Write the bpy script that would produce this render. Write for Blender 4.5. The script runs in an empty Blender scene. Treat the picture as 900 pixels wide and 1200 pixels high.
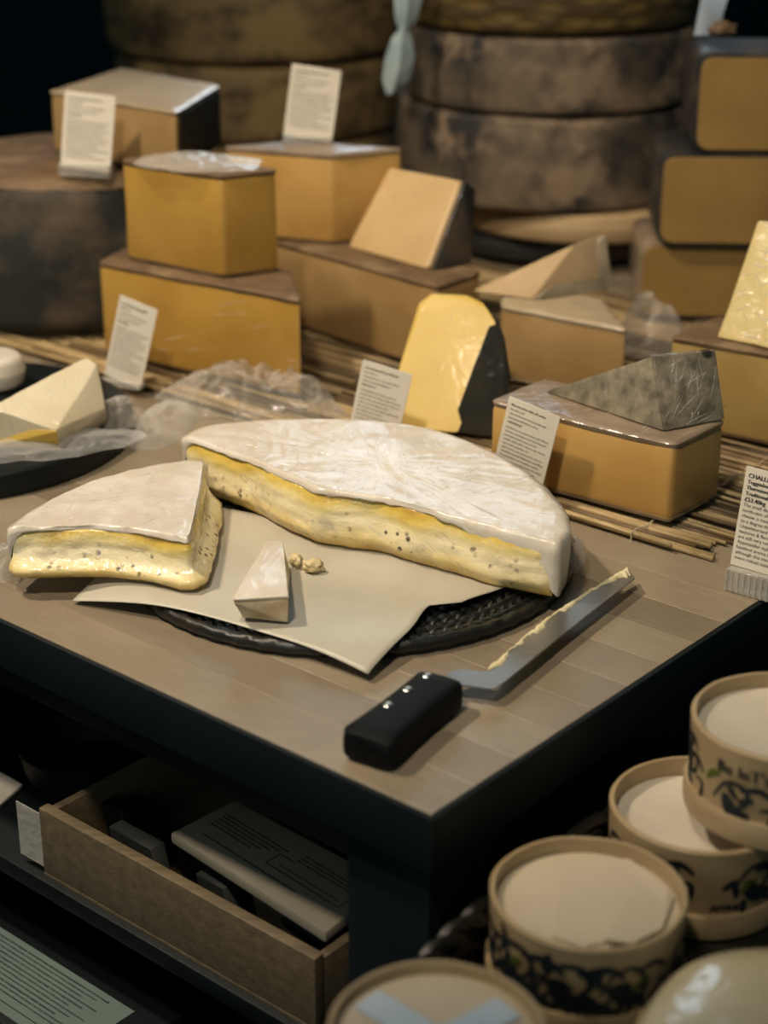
import bpy, bmesh, math, random
from mathutils import Vector, Matrix, noise
from math import sin, cos, pi, radians
random.seed(7)
S = bpy.context.scene
COL = S.collection

# ------------------------------------------------------------------ camera
H_CAM = 0.58                       # camera height above the table top (table top is z = 0)
F_PX = 2040.0
PITCH = math.atan(849 / F_PX)
cam = bpy.data.cameras.new('camera')
cam_o = bpy.data.objects.new('camera', cam)
COL.objects.link(cam_o)
cam_o.location = (0, 0, H_CAM)
cam_o.rotation_euler = (pi / 2 - PITCH, 0, 0)
cam.sensor_fit = 'VERTICAL'
cam.sensor_height = 36
cam.sensor_width = 27
cam.lens = F_PX / 1200 * 36
cam.clip_start = 0.05
cam.dof.use_dof = True
cam.dof.focus_distance = 1.37
cam.dof.aperture_fstop = 3.8
S.camera = cam_o
# ------------------------------------------------------------------ exposure, world, lamps
S.view_settings.view_transform = 'Standard'
S.view_settings.look = 'None'
S.view_settings.exposure = 0.0
S.view_settings.gamma = 1.0
S.view_settings.use_curve_mapping = False
W = bpy.data.worlds.new('world')
S.world = W
W.use_nodes = True
W.node_tree.nodes['Background'].inputs[0].default_value = (0.12, 0.46, 0.56, 1)
W.node_tree.nodes['Background'].inputs[1].default_value = 0.09


def lamp(name, loc, target, energy, col, size, kind='AREA', spot=60, blend=.6):
    l = bpy.data.lights.new(name, kind)
    l.energy = energy
    l.color = col
    if kind == 'AREA':
        l.shape = 'DISK'
        l.size = size
    else:
        l.shadow_soft_size = size
    if kind == 'SPOT':
        l.spot_size = radians(spot)
        l.spot_blend = blend
    o = bpy.data.objects.new(name, l)
    COL.objects.link(o)
    o.location = loc
    o.rotation_euler = (Vector(target) - Vector(loc)).to_track_quat('-Z', 'Y').to_euler()
    return o


WARM = (1.0, 0.84, 0.65)
lamp('ceiling_spot_lamp', (-1.05, 1.25, 1.75), (-0.06, 1.56, 0), 128, WARM, .06, 'SPOT', 54, .8)
lamp('counter_lamp', (-0.35, 0.25, 1.65), (-0.03, 1.62, 0.0), 84, (1.0, .86, .68), .07, 'SPOT', 52, .8)
lamp('back_spot_lamp', (0.25, 1.25, 1.9), (0.02, 2.1, 0.1), 26, WARM, .10, 'SPOT', 60, .9)
lamp('back_window_lamp', (0.15, 4.3, 1.15), (0.0, 1.3, 0.05), 11, (.70, .86, 1.0), 1.1)
lamp('front_window_lamp', (-0.95, -0.75, 0.75), (0.0, 1.1, -0.15), 4.5, (.90, .97, .95), .8)


# ------------------------------------------------------------------ pixel -> plane helper and table axes
def ray(x, y):
    a, b = (x - 450) / F_PX, (600 - y) / F_PX
    return Vector((a, cos(PITCH) + b * sin(PITCH), -sin(PITCH) + b * cos(PITCH)))


def at(x, y, z=0.0):
    r = ray(x, y)
    return Vector((0, 0, H_CAM)) + r * ((z - H_CAM) / r.z)


U = Vector((-0.7593, 0.6508, 0))    # along the table's front-left edge, away from the near corner
V = Vector((0.6508, 0.7593, 0))     # along the table's right edge, away from the near corner
CORNER = at(507, 960, 0)


def on_plane(px, py, a, b, c):
    n_ = (b - a).cross(c - a)
    r_, o_ = ray(px, py), Vector((0, 0, H_CAM))
    return o_ + r_ * ((a - o_).dot(n_) / r_.dot(n_))


def tb(u, v, z=0.0):
    p = CORNER + U * u + V * v
    return Vector((p.x, p.y, z))


YAW_U = math.atan2(-U.y, -U.x)      # local +x runs along -U (to the right along the front-left edge)


# ------------------------------------------------------------------ materials
def lin(c):
    return c / 12.92 if c <= .04045 else ((c + .055) / 1.055) ** 2.4


def rgb(h):
    h = h.lstrip('#')
    return tuple(lin(int(h[i:i + 2], 16) / 255) for i in (0, 2, 4)) + (1,)


class NT:
    def __init__(s, name):
        s.m = bpy.data.materials.new(name)
        s.m.use_nodes = True
        s.t = s.m.node_tree
        s.b = s.t.nodes['Principled BSDF']
        s.out = s.t.nodes['Material Output']

    def n(s, typ, **kw):
        nd = s.t.nodes.new(typ)
        for k, v in kw.items():
            setattr(nd, k, v)
        return nd

    def l(s, a, b):
        s.t.links.new(a, b)

    def coords(s, stretch=(1, 1, 1), rot=(0, 0, 0)):
        tc = s.n('ShaderNodeTexCoord')
        mp = s.n('ShaderNodeMapping')
        mp.inputs['Scale'].default_value = stretch
        mp.inputs['Rotation'].default_value = rot
        s.l(tc.outputs['Object'], mp.inputs[0])
        return mp.outputs[0]

    def noise(s, co, scale, detail=4, rough=.6, dist=0):
        nd = s.n('ShaderNodeTexNoise')
        nd.inputs['Scale'].default_value = scale
        nd.inputs['Detail'].default_value = detail
        nd.inputs['Roughness'].default_value = rough
        nd.inputs['Distortion'].default_value = dist
        s.l(co, nd.inputs['Vector'])
        return nd.outputs['Fac']

    def ramp(s, fac, stops):
        nd = s.n('ShaderNodeValToRGB')
        e = nd.color_ramp.elements
        e[0].position, e[0].color = stops[0]
        e[1].position, e[1].color = stops[-1]
        for p, c in stops[1:-1]:
            k = e.new(p)
            k.color = c
        s.l(fac, nd.inputs[0])
        return nd.outputs[0]

    def mix(s, fac, a, b, mode='MIX'):
        nd = s.n('ShaderNodeMix', data_type='RGBA', blend_type=mode)
        for sock, v in ((nd.inputs['Factor'], fac), (nd.inputs['A'], a), (nd.inputs['B'], b)):
            if isinstance(v, (int, float)):
                sock.default_value = v
            elif isinstance(v, tuple):
                sock.default_value = v
            else:
                s.l(v, sock)
        return nd.outputs['Result']

    def bump(s, h, strength, dist=.002):
        nd = s.n('ShaderNodeBump')
        nd.inputs['Strength'].default_value = strength
        nd.inputs['Distance'].default_value = dist
        s.l(h, nd.inputs['Height'])
        return nd.outputs[0]


def M(name, c1, c2=None, scale=25, lo=.35, hi=.65, detail=5, rough=.5, stretch=(1, 1, 1), rot=(0, 0, 0),
      bump=0, bscale=90, coat=0, coat_rough=.12, cbump=0, cscale=35, cstretch=(1, 1, 1), sss=0,
      spots=None, metallic=0, spec=.5, c3=None, scale3=8):
    t = NT(name)
    co = t.coords(stretch, rot)
    base = rgb(c1)
    if c2:
        col = t.ramp(t.noise(co, scale, detail), [(lo, rgb(c1)), (hi, rgb(c2))])
        if c3:
            k = t.ramp(t.noise(t.coords(), scale3, 3), [(.48, (0, 0, 0, 1)), (.62, (1, 1, 1, 1))])
            col = t.mix(k, col, rgb(c3))
        if spots:
            sc, ss, th = spots
            vo = t.n('ShaderNodeTexVoronoi')
            vo.inputs['Scale'].default_value = ss
            t.l(t.coords(), vo.inputs['Vector'])
            k = t.ramp(vo.outputs['Distance'], [(th, (1, 1, 1, 1)), (th * 1.6, (0, 0, 0, 1))])
            col = t.mix(k, col, rgb(sc))
        t.l(col, t.b.inputs['Base Color'])
    else:
        t.b.inputs['Base Color'].default_value = base
    t.b.inputs['Roughness'].default_value = rough
    t.b.inputs['Metallic'].default_value = metallic
    t.b.inputs['Specular IOR Level'].default_value = spec
    if bump:
        t.l(t.bump(t.noise(co, bscale, 6), bump), t.b.inputs['Normal'])
    if coat:
        t.b.inputs['Coat Weight'].default_value = coat
        t.b.inputs['Coat Roughness'].default_value = coat_rough
        if cbump:
            t.l(t.bump(t.noise(t.coords(cstretch), cscale, 3, .5, 1.2), cbump, .004), t.b.inputs['Coat Normal'])
    if sss:
        t.b.inputs['Subsurface Weight'].default_value = sss
        t.b.inputs['Subsurface Radius'].default_value = (1, .6, .3)
        t.b.inputs['Subsurface Scale'].default_value = .006
    return t.m


def layered_paste(name, z0, z1, spec_amt=1.0):
    """soft cheese: yellow cream under the rind, pale truffled middle, yellow foot"""
    t = NT(name)
    tc = t.n('ShaderNodeTexCoord')
    sp = t.n('ShaderNodeSeparateXYZ')
    t.l(tc.outputs['Object'], sp.inputs[0])
    nz = t.noise(t.coords((1, 1, .8)), 15, 4, .6)
    ma = t.n('ShaderNodeMath', operation='MULTIPLY_ADD')
    t.l(nz, ma.inputs[0])
    ma.inputs[1].default_value = .034
    t.l(sp.outputs['Z'], ma.inputs[2])
    mr = t.n('ShaderNodeMapRange')
    mr.inputs['From Min'].default_value = z0 + .014
    mr.inputs['From Max'].default_value = z1 + .016
    t.l(ma.outputs[0], mr.inputs['Value'])
    z = mr.outputs[0]
    col = t.ramp(z, [(0, rgb('c39a49')), (.12, rgb('d2b462')), (.26, rgb('e2cc8e')), (.45, rgb('e9dbb2')), (.62, rgb('e8d8aa')),
                     (.74, rgb('e2cd86')), (.84, rgb('d8bb5c')), (.93, rgb('ceab47')), (1, rgb('bb9648'))])
    band = t.ramp(z, [(.18, (0, 0, 0, 1)), (.3, (1, 1, 1, 1)), (.58, (1, 1, 1, 1)), (.66, (0, 0, 0, 1))])
    vo = t.n('ShaderNodeTexVoronoi')
    vo.inputs['Scale'].default_value = 120
    t.l(t.coords(), vo.inputs['Vector'])
    k = t.ramp(vo.outputs['Distance'], [(.20, (1, 1, 1, 1)), (.32, (0, 0, 0, 1))])
    msk = t.ramp(t.noise(t.coords(), 40, 2), [(.44, (0, 0, 0, 1)), (.56, (1, 1, 1, 1))])
    k = t.mix(1.0, k, msk, 'MULTIPLY')
    k = t.mix(1.0, k, band, 'MULTIPLY')
    col = t.mix(k, col, rgb('4a3c2a'))
    grey = t.ramp(t.noise(t.coords((1, 1, 2.2)), 26, 2), [(.62, (0, 0, 0, 1)), (.75, (.5, .5, .5, 1))])
    grey = t.mix(1.0, grey, band, 'MULTIPLY')
    col = t.mix(grey, col, rgb('8a7a66'))
    t.l(col, t.b.inputs['Base Color'])
    t.b.inputs['Roughness'].default_value = .42
    t.b.inputs['Subsurface Weight'].default_value = .12
    t.b.inputs['Subsurface Radius'].default_value = (1, .6, .25)
    t.b.inputs['Subsurface Scale'].default_value = .005
    t.l(t.bump(t.noise(t.coords((1, 1, 2)), 70, 5), .55, .002), t.b.inputs['Normal'])
    t.b.inputs['Coat Weight'].default_value = .9
    t.b.inputs['Coat Roughness'].default_value = .14
    t.l(t.bump(t.noise(t.coords((1, .35, .6), (0, .5, .6)), 90, 3, .5, 1.0), 1.0, .003), t.b.inputs['Coat Normal'])
    return t.m


def film_mat(name, dens=.22, rough=.12, col='e8e6e2'):
    """clear cling film: mostly see-through, glossy on its creases"""
    t = NT(name)
    tr = t.n('ShaderNodeBsdfTransparent')
    tr.inputs[0].default_value = (.97, .97, .96, 1)
    lw = t.n('ShaderNodeLayerWeight')
    lw.inputs['Blend'].default_value = .35
    nb = t.bump(t.noise(t.coords(), 60, 4), .5, .004)
    t.l(nb, lw.inputs['Normal'])
    ma = t.n('ShaderNodeMath', operation='MULTIPLY_ADD')
    ma.inputs[1].default_value = .55
    ma.inputs[2].default_value = dens
    t.l(lw.outputs['Facing'], ma.inputs[0])
    ma.use_clamp = True
    mx = t.n('ShaderNodeMixShader')
    t.l(ma.outputs[0], mx.inputs[0])
    t.l(tr.outputs[0], mx.inputs[1])
    t.b.inputs['Base Color'].default_value = rgb(col)
    t.b.inputs['Roughness'].default_value = rough
    t.b.inputs['Specular IOR Level'].default_value = 1.0
    t.l(nb, t.b.inputs['Normal'])
    t.l(t.b.outputs[0], mx.inputs[2])
    t.l(mx.outputs[0], t.out.inputs[0])
    return t.m


def stave_mat(name, c1, c2):
    return M(name, c1, c2, 30, .3, .7, 6, .42, (1.2, 14, 6), bump=.12, bscale=60, c3=c2, scale3=5)


STAVES = [stave_mat('oiled_beech_%d' % i, a, b) for i, (a, b) in enumerate(
    [('756856', '857763'), ('7b6e5b', '8c7e69'), ('6d604f', '7e715d'), ('80725e', '90836d')])]
DARK = M('blackened_paint', '0a1114', '0d1518', 12, rough=.55, bump=.05, spec=.3)
BLACKWOOD = M('black_board', '090f11', '0c1315', 20, rough=.5, spec=.3)
RIND_W = M('white_bloomy_rind', 'dad2c5', 'c3b7a3', 26, .36, .68, 7, .6, bump=.3, bscale=140, coat=.6, coat_rough=.17,
           cbump=.42, cscale=26, cstretch=(1.6, .5, 1), sss=.05, c3='cdc1b0', scale3=38)
COMTE = M('golden_hard_cheese', 'b48c40', 'a47c33', 9, .35, .65, 3, .42, coat=.55, coat_rough=.2, cbump=.5, cscale=14, cstretch=(1, 1, 3), sss=.06)
COMTE2 = M('honey_hard_cheese', 'c29a58', 'b08848', 9, .35, .65, 3, .45, coat=.5, coat_rough=.2, cbump=.45, cscale=16, sss=.06)
TANCHEESE = M('tan_hard_cheese', 'a58658', '937447', 9, .35, .65, 3, .5, coat=.3, coat_rough=.25, cbump=.3, sss=.04)
ORANGE = M('amber_hard_cheese', '967640', '846634', 8, .35, .65, 3, .5, coat=.3, coat_rough=.3, cbump=.3, sss=.04)
HOLEY = M('eyed_hard_cheese', 'a58a50', '957a43', 9, .35, .65, 3, .5, coat=.4, coat_rough=.2, cbump=.4, spots=('4f3714', 42, .12))
IVORY = M('ivory_cheese_paste', 'd8ccb0', 'cbbd9c', 9, .35, .65, 3, .5, coat=.5, coat_rough=.12, cbump=.8, cscale=30, cstretch=(2, 1, .4), sss=.06)
BEIGE = M('beige_cheese_paste', 'c6a878', 'b99a69', 9, .35, .65, 3, .5, coat=.3, coat_rough=.2, cbump=.3, sss=.06)
BUTTER = M('butter_yellow_cheese', 'd2b45c', 'c7a549', 9, .35, .65, 3, .45, coat=.35, coat_rough=.16, cbump=.25, cscale=24, sss=.08)
CREAM = M('cream_cheese_paste', 'd4c396', 'c8b482', 9, .35, .65, 3, .5, coat=.3, coat_rough=.25, cbump=.6, cscale=22, sss=.08)
PALE = M('pale_cheese_paste', 'b89e78', 'aa8f69', 9, .35, .65, 3, .65, spec=.3, sss=.04)
RIND_BR = M('brown_brushed_rind', '6e5539', '4c3926', 14, .35, .7, 6, .7, bump=.7, bscale=60, c3='7d6748', scale3=16)
RIND_PINK = M('greyish_pink_rind', '8f7c66', '76644f', 16, .35, .7, 6, .6, bump=.4, bscale=80, coat=.7, coat_rough=.18, cbump=.8, cscale=25)
RIND_GREY = M('grey_mottled_rind', '91866f', '575040', 60, .36, .66, 8, .65, bump=.7, bscale=90, spots=('2c261d', 34, .14), coat=.9, coat_rough=.07, cbump=1.4, cscale=38, cstretch=(1, 1, .4))
RIND_TANW = M('tan_white_rind', 'cdbd9e', 'a98d62', 45, .38, .7, 6, .6, bump=.5, bscale=120)
RIND_PALE = M('pale_mottled_rind', '9c8c72', '6f6350', 24, .36, .66, 7, .7, bump=.5, bscale=80)
RIND_DRUM = M('drum_rind', '20221f', '5c4c39', 11, .46, .70, 8, .8, bump=.8, bscale=45)
RIND_DARK = M('dark_natural_rind', '15191a', '292722', 10, .4, .72, 7, .65, bump=.8, bscale=50, c3='43372a', scale3=16, coat=.3, cbump=.6, coat_rough=.25)
RIND_WHEEL = M('grey_brown_wheel_rind', '6a5b47', '2a2825', 10, .40, .62, 8, .75, bump=.9, bscale=45, c3='85705a', scale3=16)
RIND_TAN = M('tan_wheel_rind', '7c6641', '41341f', 10, .40, .62, 8, .75, (1, 1, 2.5), bump=.9, bscale=40, c3='887046', scale3=14)
BLACKRIND = M('black_waxed_rind', '12130e', '2c281c', 16, .4, .7, 5, .7, spec=.15, bump=.6, bscale=60, coat=.04, coat_rough=.2, cbump=.8)
LIGHTTOP = M('pale_waxed_top', 'b3a184', 'a39073', 10, .35, .65, 3, .45, coat=.6, coat_rough=.2, cbump=.5)
CARD = M('white_card', 'd3cbbb', 'cbc2b0', 10, rough=.6)
INK = M('black_ink', '25221e', rough=.7)
GREYINK = M('grey_ink', '57514a', rough=.7)
PAPER = M('greaseproof_paper', 'b9b3a2', 'aaa391', 9, .35, .7, 4, .4, bump=.12, bscale=30, spec=.4)
REEDS = [M('dry_reed_%d' % i, a, b, 40, stretch=(1, 8, 8), rough=.55, bump=.3) for i, (a, b) in enumerate(
    [('8f7650', '755d3c'), ('b0976b', '917a52'), ('6f5839', '574429'), ('c2aa7e', 'a0875a')])]
WICKER = M('black_woven_cane', '10120f', '231f18', 60, .35, .7, 4, .38, bump=.4, bscale=120)
STEEL = M('brushed_steel', '9c9890', '8c8880', 60, stretch=(1, 20, 1), rough=.3, metallic=.75)
BLACKPLASTIC = M('black_plastic_grip', '0a0c0d', '101213', 60, rough=.6, bump=.1, spec=.15)
RIVET = M('bright_rivet', 'd8d8d4', rough=.25, metallic=1)
RESIDUE = M('cheese_residue', 'd9cda8', 'c9ba8d', 60, rough=.6, bump=.5)
FILM = film_mat('clear_cling_film', .07, .06)
FILM_HEAVY = film_mat('bunched_cling_film', .13, .07, 'd9d2c6')
ACRYLIC = film_mat('clear_acrylic', .28, .08, 'c9c6bd')
KRAFT = M('printed_card_wall', 'aa936e', '9a825d', 22, .35, .7, 5, .5, bump=.1, coat=.25, coat_rough=.3)
POPLAR = M('thin_poplar_wood', 'a8926f', '937c5a', 30, .3, .7, 5, .5, (1, 1, 10), bump=.15)
NAVY = M('navy_print', '0d161d', '16222a', 30, rough=.5)
GREENP = M('green_print', '5f6a1c', '3f4c14', 30, rough=.5)
WHITEFILL = M('white_young_cheese', 'cfc5b2', 'c4b8a3', 12, .35, .7, 4, .4, coat=.7, coat_rough=.1, cbump=.4, cscale=14, sss=.08)
PARCH = M('white_wrapping_paper', 'c3b49b', 'b9a98f', 8, rough=.55)
BLUEWHITE = M('bluish_white_tape_and_glint', 'b9c6d2', 'aab8c6', 10, rough=.4)  # real tape colour, also the painted glint over the far right stack
GREYWOOD = M('grey_brown_board', '6c5e48', '514634', 16, .3, .7, 7, .5, (.6, 9, 9), bump=.3, bscale=70, coat=.3, coat_rough=.3)
SHEET = M('printed_sheet', 'a39a88', '958c7a', 8, rough=.5)
TEALSHEET = M('teal_tinted_sheet', '64736d', '5a6964', 8, rough=.4)
GREYCARD = M('grey_card', '3a3c38', '2c2e2b', 20, rough=.6)
FLOORM = M('dark_floor', '0d1012', '14181a', 4, rough=.5)
WALLM = M('dark_wall', '131f24', '17252a', 4, rough=.9)


# ------------------------------------------------------------------ mesh helpers
def link(name, me, mat, parent=None, loc=(0, 0, 0), smooth=True, angle=40):
    for m_ in (mat if isinstance(mat, (list, tuple)) else [mat]):
        me.materials.append(m_)
    if smooth:
        me.shade_smooth()
        me.set_sharp_from_angle(angle=radians(angle))
    o = bpy.data.objects.new(name, me)
    COL.objects.link(o)
    o.location = loc
    if parent:
        o.parent = parent
    return o


def root_of(p):
    while p is not None and p.parent is not None:
        p = p.parent
    return p


def mesh(name, vs, fs, mat, parent=None, smooth=True, angle=40, local=False):
    """vs are scene coordinates unless local=True; the object sits at its root's place or at its own base"""
    me = bpy.data.meshes.new(name)
    vs = [Vector(v) for v in vs]
    if local:
        loc = Vector((0, 0, 0))
        off = Vector((0, 0, 0))
    elif parent is not None:
        loc = Vector((0, 0, 0))
        off = root_of(parent).location
    else:
        lo = Vector((min(v[i] for v in vs) for i in range(3)))
        hi = Vector((max(v[i] for v in vs) for i in range(3)))
        loc = Vector(((lo.x + hi.x) / 2, (lo.y + hi.y) / 2, lo.z))
        off = loc
    me.from_pydata([v - off for v in vs], [], fs)
    me.validate()
    bm = bmesh.new()
    bm.from_mesh(me)
    bmesh.ops.recalc_face_normals(bm, faces=bm.faces)
    bm.to_mesh(me)
    bm.free()
    return link(name, me, mat, parent, loc, smooth, angle)


def tag(o, label, cat, group=None):
    o['label'] = label
    o['category'] = cat
    if group:
        o['group'] = group
    return o


def thing(name, label, cat, loc, rot=(0, 0, 0), group=None):
    o = bpy.data.objects.new(name, None)
    o.empty_display_size = .02
    COL.objects.link(o)
    o.location = loc
    o.rotation_euler = rot
    return tag(o, label, cat, group)


def struct(o):
    o['kind'] = 'structure'
    return o


def hull(name, pts, mat, parent=None, bevel=.003, seg=2, local=False, sub=0, jit=0):
    bm = bmesh.new()
    pts = [Vector(p) for p in pts]
    for p in pts:
        bm.verts.new(p)
    r = bmesh.ops.convex_hull(bm, input=bm.verts)
    bmesh.ops.delete(bm, geom=[v for v in bm.verts if not v.link_faces], context='VERTS')
    bmesh.ops.dissolve_limit(bm, angle_limit=radians(4), verts=bm.verts, edges=bm.edges)
    if bevel:
        bmesh.ops.bevel(bm, geom=list(bm.edges), offset=bevel, segments=seg, profile=.6, affect='EDGES', clamp_overlap=True)
    if sub:
        bmesh.ops.triangulate(bm, faces=bm.faces)
        bmesh.ops.subdivide_edges(bm, edges=bm.edges, cuts=sub, use_grid_fill=True)
        for v in bm.verts:
            v.co += noise.noise_vector(v.co * 30) * jit
    bm.verts.index_update()
    vs = [v.co.copy() for v in bm.verts]
    fs = [[v.index for v in f.verts] for f in bm.faces]
    bm.free()
    return mesh(name, vs, fs, mat, parent, local=local)


def box_pts(c, sx, sy, sz, yaw=0):
    c = Vector(c)
    R = Matrix.Rotation(yaw, 3, 'Z')
    return [c + R @ Vector((x * sx / 2, y * sy / 2, z)) for x in (-1, 1) for y in (-1, 1) for z in (0, sz)]


def tbox(u0, u1, v0, v1, z0, z1):
    return [tb(u, v, z) for u in (u0, u1) for v in (v0, v1) for z in (z0, z1)]


def loft(rings, cap0=True, cap1=True):
    n = len(rings[0])
    vs = [p for r in rings for p in r]
    fs = []
    for k in range(len(rings) - 1):
        for i in range(n):
            j = (i + 1) % n
            fs.append([k * n + i, k * n + j, (k + 1) * n + j, (k + 1) * n + i])
    if cap0:
        fs.append(list(range(n))[::-1])
    if cap1:
        fs.append([(len(rings) - 1) * n + i for i in range(n)])
    return vs, fs


def lathe(prof, c, n=48, jit=0, jscale=12, wob=0, seed=0):
    """prof: list of (radius, z); first/last radius 0 closes"""
    c = Vector(c)
    rings = []
    for r, z in prof:
        ring = []
        for i in range(n):
            a = 2 * pi * i / n
            rr = r * (1 + wob * sin(2 * a + seed) + wob * .6 * sin(3 * a + 2 * seed))
            p = Vector((rr * cos(a), rr * sin(a), z))
            if jit and r > 0:
                d = noise.noise(p * jscale + Vector((seed * 3.1, seed, 0))) * jit
                p += Vector((cos(a), sin(a), .3)) * d
            ring.append(p + c)
        rings.append(ring)
    return loft(rings)


def disc_prof(R, h, fil=.006, convex=0.0, seg=4):
    pr = [(0.0005, 0), (R * .5, 0), (R - fil, 0)]
    for i in range(1, seg + 1):
        a = pi / 2 * i / seg
        pr.append((R - fil + fil * sin(a), fil - fil * cos(a)))
    for k in (.3, .5, .7):
        pr.append((R + convex * (1 - (2 * k - 1) ** 2), fil + (h - 2 * fil) * k))
    for i in range(seg + 1):
        a = pi / 2 * i / seg
        pr.append((R - fil + fil * cos(a), h - fil + fil * sin(a)))
    pr += [(R * .5, h), (0.0005, h)]
    return pr


def round_poly(pts, r=.008, seg=4, dens=.012):
    """2-D outline with rounded corners and subdivided edges"""
    P = [Vector((p[0], p[1])) for p in pts]
    out = []
    n = len(P)
    for i in range(n):
        a, b, c = P[i - 1], P[i], P[(i + 1) % n]
        d1, d2 = (a - b), (c - b)
        rr = min(r, d1.length * .45, d2.length * .45)
        p, q = b + d1.normalized() * rr, b + d2.normalized() * rr
        for k in range(seg + 1):
            t = k / seg
            out.append((1 - t) ** 2 * p + 2 * t * (1 - t) * b + t * t * q)
        e = c + (b - c).normalized() * min(r, (c - b).length * .45)
        m = max(1, int((e - q).length / dens))
        for k in range(1, m):
            out.append(q.lerp(e, k / m))
    return out


def inset(poly, d):
    """move outline points along their normals by d (positive outward), poly counter-clockwise"""
    out = []
    n = len(poly)
    for i in range(n):
        t = poly[(i + 1) % n] - poly[i - 1]
        if t.length < 1e-9:
            out.append(poly[i].copy())
            continue
        t.normalize()
        out.append(poly[i] + Vector((t.y, -t.x)) * d)
    return out


def ccw(pts):
    a = sum(pts[i - 1][0] * pts[i][1] - pts[i][0] * pts[i - 1][1] for i in range(len(pts)))
    return list(pts) if a > 0 else list(pts)[::-1]


def prism(poly, levels, jit=0, jscale=25):
    rings = []
    for z, d in levels:
        ring = []
        for p in inset(poly, d):
            q = Vector((p.x, p.y, z))
            if jit:
                nv = noise.noise_vector(q * jscale) * jit
                q += Vector((nv.x, nv.y, nv.z * .5))
            ring.append(q)
        rings.append(ring)
    return loft(rings)


def block(name, label, pts, z0, z1, paste, rind, cat='cheese', group='hard cheese blocks', rt=.006, rb=.004, r=.006, bulge=0.0, jit=.0012, roof=None):
    """hard cheese cut as a block: rind below, paste, rind on top"""
    P = round_poly(ccw([(p[0], p[1]) for p in pts]), r)
    cx = sum(p.x for p in P) / len(P)
    cy = sum(p.y for p in P) / len(P)
    t = thing(name, label, cat, (cx, cy, z0), group=group)
    vs, fs = prism(P, [(z0 + rb, -.001), (z0 + rb + .004, bulge * .3), ((z0 + z1) / 2, bulge), (z1 - rt - .004, bulge * .3), (z1 - rt, -.001)], jit)
    mesh('paste', vs, fs, paste, t)
    vs, fs = prism(P, [(z0, -.003), (z0 + .001, -.001), (z0 + rb, 0)], 0)
    mesh('bottom_rind', vs, fs, rind, t)
    vs, fs = prism(P, [(z1 - rt, 0), (z1 - rt * .4, .0012), (z1 - .001, 0), (z1, -.003)], jit * .8, 60)
    n_ = len(P)
    fs.pop()
    edge = vs[-n_:]
    cen = sum(edge, Vector()) / n_
    for k_ in (.9, .75, .55, .3, .05):
        o_ = len(vs)
        for q_ in edge:
            c_ = cen.lerp(q_, k_)
            vs.append(Vector((c_.x, c_.y, z1 + .0010 * noise.noise(c_ * 45))))
        fs += [[o_ - n_ + i_, o_ - n_ + (i_ + 1) % n_, o_ + (i_ + 1) % n_, o_ + i_] for i_ in range(n_)]
    fs.append([len(vs) - n_ + i_ for i_ in range(n_)])
    mesh('top_rind', vs, fs, roof or rind, t)
    return t


def catmull(pts, per=6, closed=False):
    P = [Vector(p) for p in pts]
    out = []
    n = len(P)
    for i in range(n - 1):
        p0, p1, p2, p3 = P[max(i - 1, 0)], P[i], P[i + 1], P[min(i + 2, n - 1)]
        for k in range(per):
            t = k / per
            out.append(.5 * ((2 * p1) + (p2 - p0) * t + (2 * p0 - 5 * p1 + 4 * p2 - p3) * t * t + (3 * p1 - p0 - 3 * p2 + p3) * t ** 3))
    out.append(P[-1])
    return out


def tube(pts, r, n=8, taper=None):
    rings = []
    P = [Vector(p) for p in pts]
    for i, p in enumerate(P):
        d = (P[min(i + 1, len(P) - 1)] - P[max(i - 1, 0)]).normalized()
        a = d.cross(Vector((0, 0, 1)))
        if a.length < 1e-4:
            a = Vector((1, 0, 0))
        a.normalize()
        b = a.cross(d)
        rr = r if taper is None else r * taper[i]
        rings.append([p + a * rr * cos(2 * pi * k / n) + b * rr * sin(2 * pi * k / n) for k in range(n)])
    return loft(rings)


class MB:
    def __init__(s):
        s.v, s.f = [], []

    def add(s, vf):
        o = len(s.v)
        s.v += vf[0]
        s.f += [[i + o for i in f] for f in vf[1]]
        return s

    def quad(s, a, b, c, d):
        return s.add(([a, b, c, d], [[0, 1, 2, 3]]))


def text_mesh(body, size):
    cu = bpy.data.curves.new('lettering', 'FONT')
    cu.body = body
    cu.size = size
    cu.resolution_u = 2
    o = bpy.data.objects.new('lettering', cu)
    COL.objects.link(o)
    dg = bpy.context.evaluated_depsgraph_get()
    me = bpy.data.meshes.new_from_object(o.evaluated_get(dg))
    vs = [v.co.copy() for v in me.vertices]
    fs = [list(p.vertices) for p in me.polygons]
    bpy.data.objects.remove(o)
    bpy.data.meshes.remove(me)
    bpy.data.curves.remove(cu)
    return vs, fs


# ------------------------------------------------------------------ the room
struct(mesh('floor', [(-4, -3, -.9), (4, -3, -.9), (4, 4.6, -.9), (-4, 4.6, -.9)], [[0, 1, 2, 3]], FLOORM))
struct(mesh('wall_back', box_pts((0, 4.55, -.9), 8, .1, 3.4), [[0, 1, 3, 2], [4, 6, 7, 5], [0, 4, 5, 1], [2, 3, 7, 6], [0, 2, 6, 4], [1, 5, 7, 3]], WALLM))

# ------------------------------------------------------------------ the table: beech staves in a black painted frame
TU, TV = 1.62, 1.75
table = thing('display_table', 'wooden block-topped display table with black edges holding all the cut cheese', 'table', tb(TU / 2, TV / 2, -.9))
EB = .004
sw = .0435
nrow = int((TV - 2 * EB) / sw)
sw = (TV - 2 * EB) / nrow
stave_cache = {}


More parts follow.
